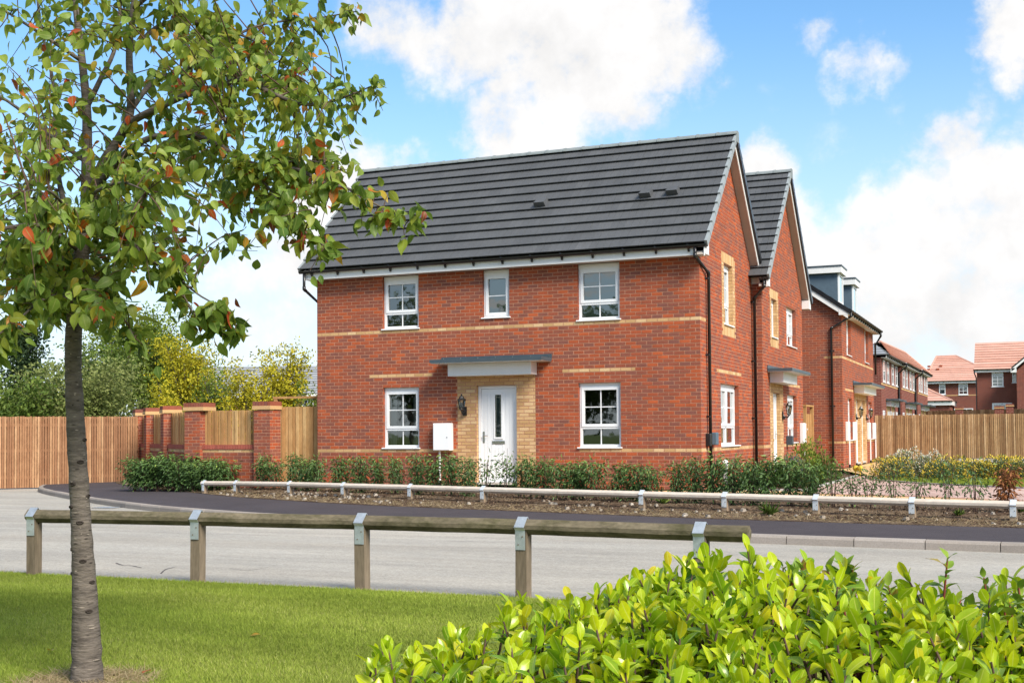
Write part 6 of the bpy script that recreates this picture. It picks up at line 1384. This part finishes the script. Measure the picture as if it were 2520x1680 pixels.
blades(26000, 2.4, 9, -.5, 9, .264, .04, .12, .006, 'grass', 'grass', 'rough grass strip under the flowering shrubs', lambda P: np.array([inside((a, b), flower_lawn) for a, b in P[:, :2]]) & (P[:, 1] < 8.6), lambda P: np.clip(rng.normal(.3, .2, len(P)), 0, 1))
# hairline cracks and seam in the road surface
def crack(pts, w_):
    c = interp([onz(u, v, .003) for u, v in pts], 6); mb = MB()
    for a, b_ in zip(c, c[1:]):
        d = (b_ - a); q = Vector((-d.y, d.x, 0)).normalized() * w_ * rng.uniform(.4, 1.2); mb.face([a - q, b_ - q, b_ + q, a + q])
    return mb
road = bpy.data.objects['road']
for pts, w_ in (([(0, 1296), (200, 1303), (500, 1312), (900, 1323), (1300, 1336)], .006), ([(285, 1384), (300, 1389), (325, 1391), (348, 1396)], .009), ([(396, 1410), (408, 1400), (432, 1394)], .008), ([(565, 1398), (610, 1402), (660, 1395)], .006), ([(0, 1382), (50, 1378)], .007)):
    crack(pts, w_).build('crack', 'tarmac', road)

dp = onz(262, 1249, 0); b = MB(); b.box(dp.x - .24, dp.x + .24, dp.y - .17, dp.y + .17, -.02, .006); dc = b.build('drain_cover', 'tarmac'); dc.location = (0, 0, 0); tag(dc, 'small dark iron drain grating in the road by the kerb', 'drain')
for i in range(7):
    b = MB(); x = dp.x - .2 + i * .065; b.box(x, x + .03, dp.y - .15, dp.y + .15, .006, .016); b.build('grating_bar', 'galv', dc)
# ------------------------------------------------------------------ trees beyond the fence
def tree(name, u, d, v_top, width, label, material, n, ln, shape='round', seed=0, nl=14, zbase=0., vb_=None, clump=.55, group='trees beyond the fence', pos=None, height=None):
    """crown built of leaf clumps on ascending limbs"""
    r = np.random.default_rng(seed)
    n = int(n * 1.6); nl = int(nl * 1.3)
    base = at(u, 1072, d) if pos is None else Vector(pos); base.z = zbase
    H = (at(u, v_top, d).z - zbase) if height is None else height
    root = empty(name, base, label, 'tree', group); tb = MB(); b0 = np.array(base[:]); tips = []
    tt = .5 if shape == 'vase' else .86
    tb.tube([base + Vector((0, 0, -.2)), base + Vector((r.normal() * .05, r.normal() * .05, H * .3)), base + Vector((r.normal() * .1, r.normal() * .1, H * tt))], [.016 * H, .012 * H, .004 * H], 8); tb.build('trunk', 'bark', root, smooth=True)
    lb = MB()
    for i in range(nl):
        a = 6.283 * i / nl + r.normal() * .3; z0 = H * r.uniform(.12, .55) if shape != 'vase' else H * r.uniform(.08, .35); q = width / 2
        if shape == 'round': e = (q * math.cos(a) * r.uniform(.45, .95), q * math.sin(a) * r.uniform(.45, .95), z0 + (H - z0) * r.uniform(.35, 1.0))
        elif shape == 'vase': e = (q * math.cos(a) * r.uniform(.3, .95), q * math.sin(a) * r.uniform(.3, .95), H * r.uniform(.66, .98))
        else: e = (q * math.cos(a) * (1 - z0 / H) * .9, q * math.sin(a) * (1 - z0 / H) * .9, z0 + .1 * H)
        if shape == 'cone': z0 = H * (i + .5) / nl; e = (q * math.cos(i * 2.4) * (1 - z0 / H), q * math.sin(i * 2.4) * (1 - z0 / H), z0 + .06 * H)
        c = interp([base + Vector((0, 0, z0)), base + Vector((e[0] * .45, e[1] * .45, z0 + (e[2] - z0) * .62)), base + Vector(e)], 6); lb.tube(c, list(np.linspace(.006 * H, .0015 * H, len(c))), 5, caps=False)
        tips += [np.array(p[:]) for p in c[4:]]
    o = lb.build('limbs', 'bark', root, smooth=True); o['kind'] = 'stuff'
    tips.append(b0 + [0, 0, H * .95]); tips = np.array(tips)
    nc = len(tips) * 5; ci = r.integers(0, len(tips), nc); cs = width * .11 * (1 if shape != 'cone' else .8); C_ = tips[ci] + r.normal(size=(nc, 3)) * cs * [1, 1, .8]; C_[:, 2] = np.clip(C_[:, 2], zbase + H * .04, zbase + H)
    k = r.integers(0, nc, n); ctone = r.normal(0, .13, nc); off = r.normal(size=(n, 3)) * width * .045 * clump / .55; P = C_[k] + off
    D = unit(r.normal(size=(n, 3)) + [0, 0, .3]); rad = np.hypot(P[:, 0] - b0[0], P[:, 1] - b0[1]) / (width / 2); n = len(k); tone = np.clip(.46 + ctone[k] + r.normal(0, .16, n) + .15 * (P[:, 2] - zbase) / H, 0, 1)
    V, F, T = simple_leaves(P, D, r.uniform(.7, 1.3, n) * ln, ln * .6, tone); me = np_mesh('crown', V, F, T); me.materials.append(MATS[material]); mesh_obj('crown', me, None, root, kind='stuff')
    return root
TR = [('pine_tree', 60, 62, 815, 4.4, 'dark conifer behind the brown fence at the picture edge', 'tree_dark', 5200, .20, 'cone', 26),
      ('willow_tree', 190, 46, 905, 4.6, 'pale olive bushy willow directly behind the cherry trunk', 'tree_pale', 7000, .14, 'round', 18),
      ('bushy_tree', 20, 44, 935, 3.4, 'dark green bush over the brown fence under the conifer', 'tree_mid', 3500, .15, 'round', 14),
      ('broadleaf_tree', 345, 54, 772, 4.6, 'tall leafy green tree behind the brown fence', 'tree_green', 8500, .15, 'round', 22),
      ('broadleaf_tree', 262, 50, 850, 2.8, 'shaded darker tree between the willow and the tall green tree', 'tree_mid', 3600, .15, 'round', 14),
      ('broadleaf_tree', 415, 56, 800, 3.0, 'dark leafy tree joined to the side of the tall green tree', 'tree_mid', 4200, .14, 'round', 14),
      ('golden_tree', 462, 44, 833, 2.3, 'tall golden yellow tree over the garden wall piers', 'tree_yellow', 4600, .11, 'vase', 16),
      ('golden_tree', 412, 42, 930, 1.5, 'small golden tree in front of the dark leafy tree', 'tree_yellow', 1700, .10, 'vase', 10),
      ('slender_tree', 532, 40, 880, 1.5, 'slender green tree before the slate-grey roof', 'tree_green', 1600, .10, 'vase', 10),
      ('golden_tree', 620, 38, 885, 2.0, 'spreading golden tree above the timber wall infill', 'tree_yellow', 2700, .10, 'vase', 13),
      ('golden_tree', 708, 39, 842, 1.8, 'tall golden tree above the side gate', 'tree_yellow', 2700, .10, 'vase', 14),
      ('slender_tree', 770, 36, 935, 1.2, 'small green tree seen through the gate frame by the house', 'tree_green', 700, .10, 'vase', 8)]
for i, (nm, u, d, vt, wd, lab, mt, n, ln, shp, nl) in enumerate(TR): tree(nm, u, d, vt, wd, lab, mt, n, ln, shp, 100 + i, nl)
mb = MB(); P0 = at(650, 1010, 41); 
for e in ((642, 880), (655, 872), (668, 880), (648, 905)): mb.tube([P0, at(650, 950, 41), at(*e, 41)], [.02, .012, .003], 5, caps=False)
tag(mb.build('bare_tree', 'twig'), 'leafless twigs between the two golden trees', 'tree')
# trees across the road behind the viewer, seen mirrored in the window glass
for i, (x, y, h, wd, mt, lab) in enumerate(((-30.5, -46, 11.0, 5, 'tree_mid', 'broad tree across the green, mirrored in the upper left window'), (-18, -42, 8.5, 8.5, 'tree_mid', 'round tree across the green, mirrored in the lower windows'), (-12, -44, 8, 8, 'tree_dark', 'dark tree across the green, mirrored in the lower right window'), (-25, -42, 5, 6, 'tree_dark', 'dark low tree across the green beside the broad one'))):
    tree('broadleaf_tree', 0, 0, 0, wd, lab, mt, 6000 if i else 1700, .42 if i else .34, 'round', 300 + i, 16, pos=(x, y, 0), height=h, group='trees behind the viewer')

# a few fallen cherry leaves
for i, (u, v, t, lab) in enumerate(((352, 1655, .97, 'red fallen leaf beside the cherry trunk'), (640, 1560, .93, 'orange fallen leaf out on the open lawn'), (120, 1600, .9, 'yellow fallen leaf on the grass left of the trunk'))):
    p = onz(u, v, .06); V, F = CHERRY[i]; me = np_mesh('fallen_leaf', V * .075, F, np.full(len(F), t), True, np.tile([1, 0, 1], len(V) // 3)); o = mesh_obj('fallen_leaf', me, 'cherry_leaf', None, p, (.25, -.2, i * 2.1)); tag(o, lab, 'leaf', 'fallen leaves')
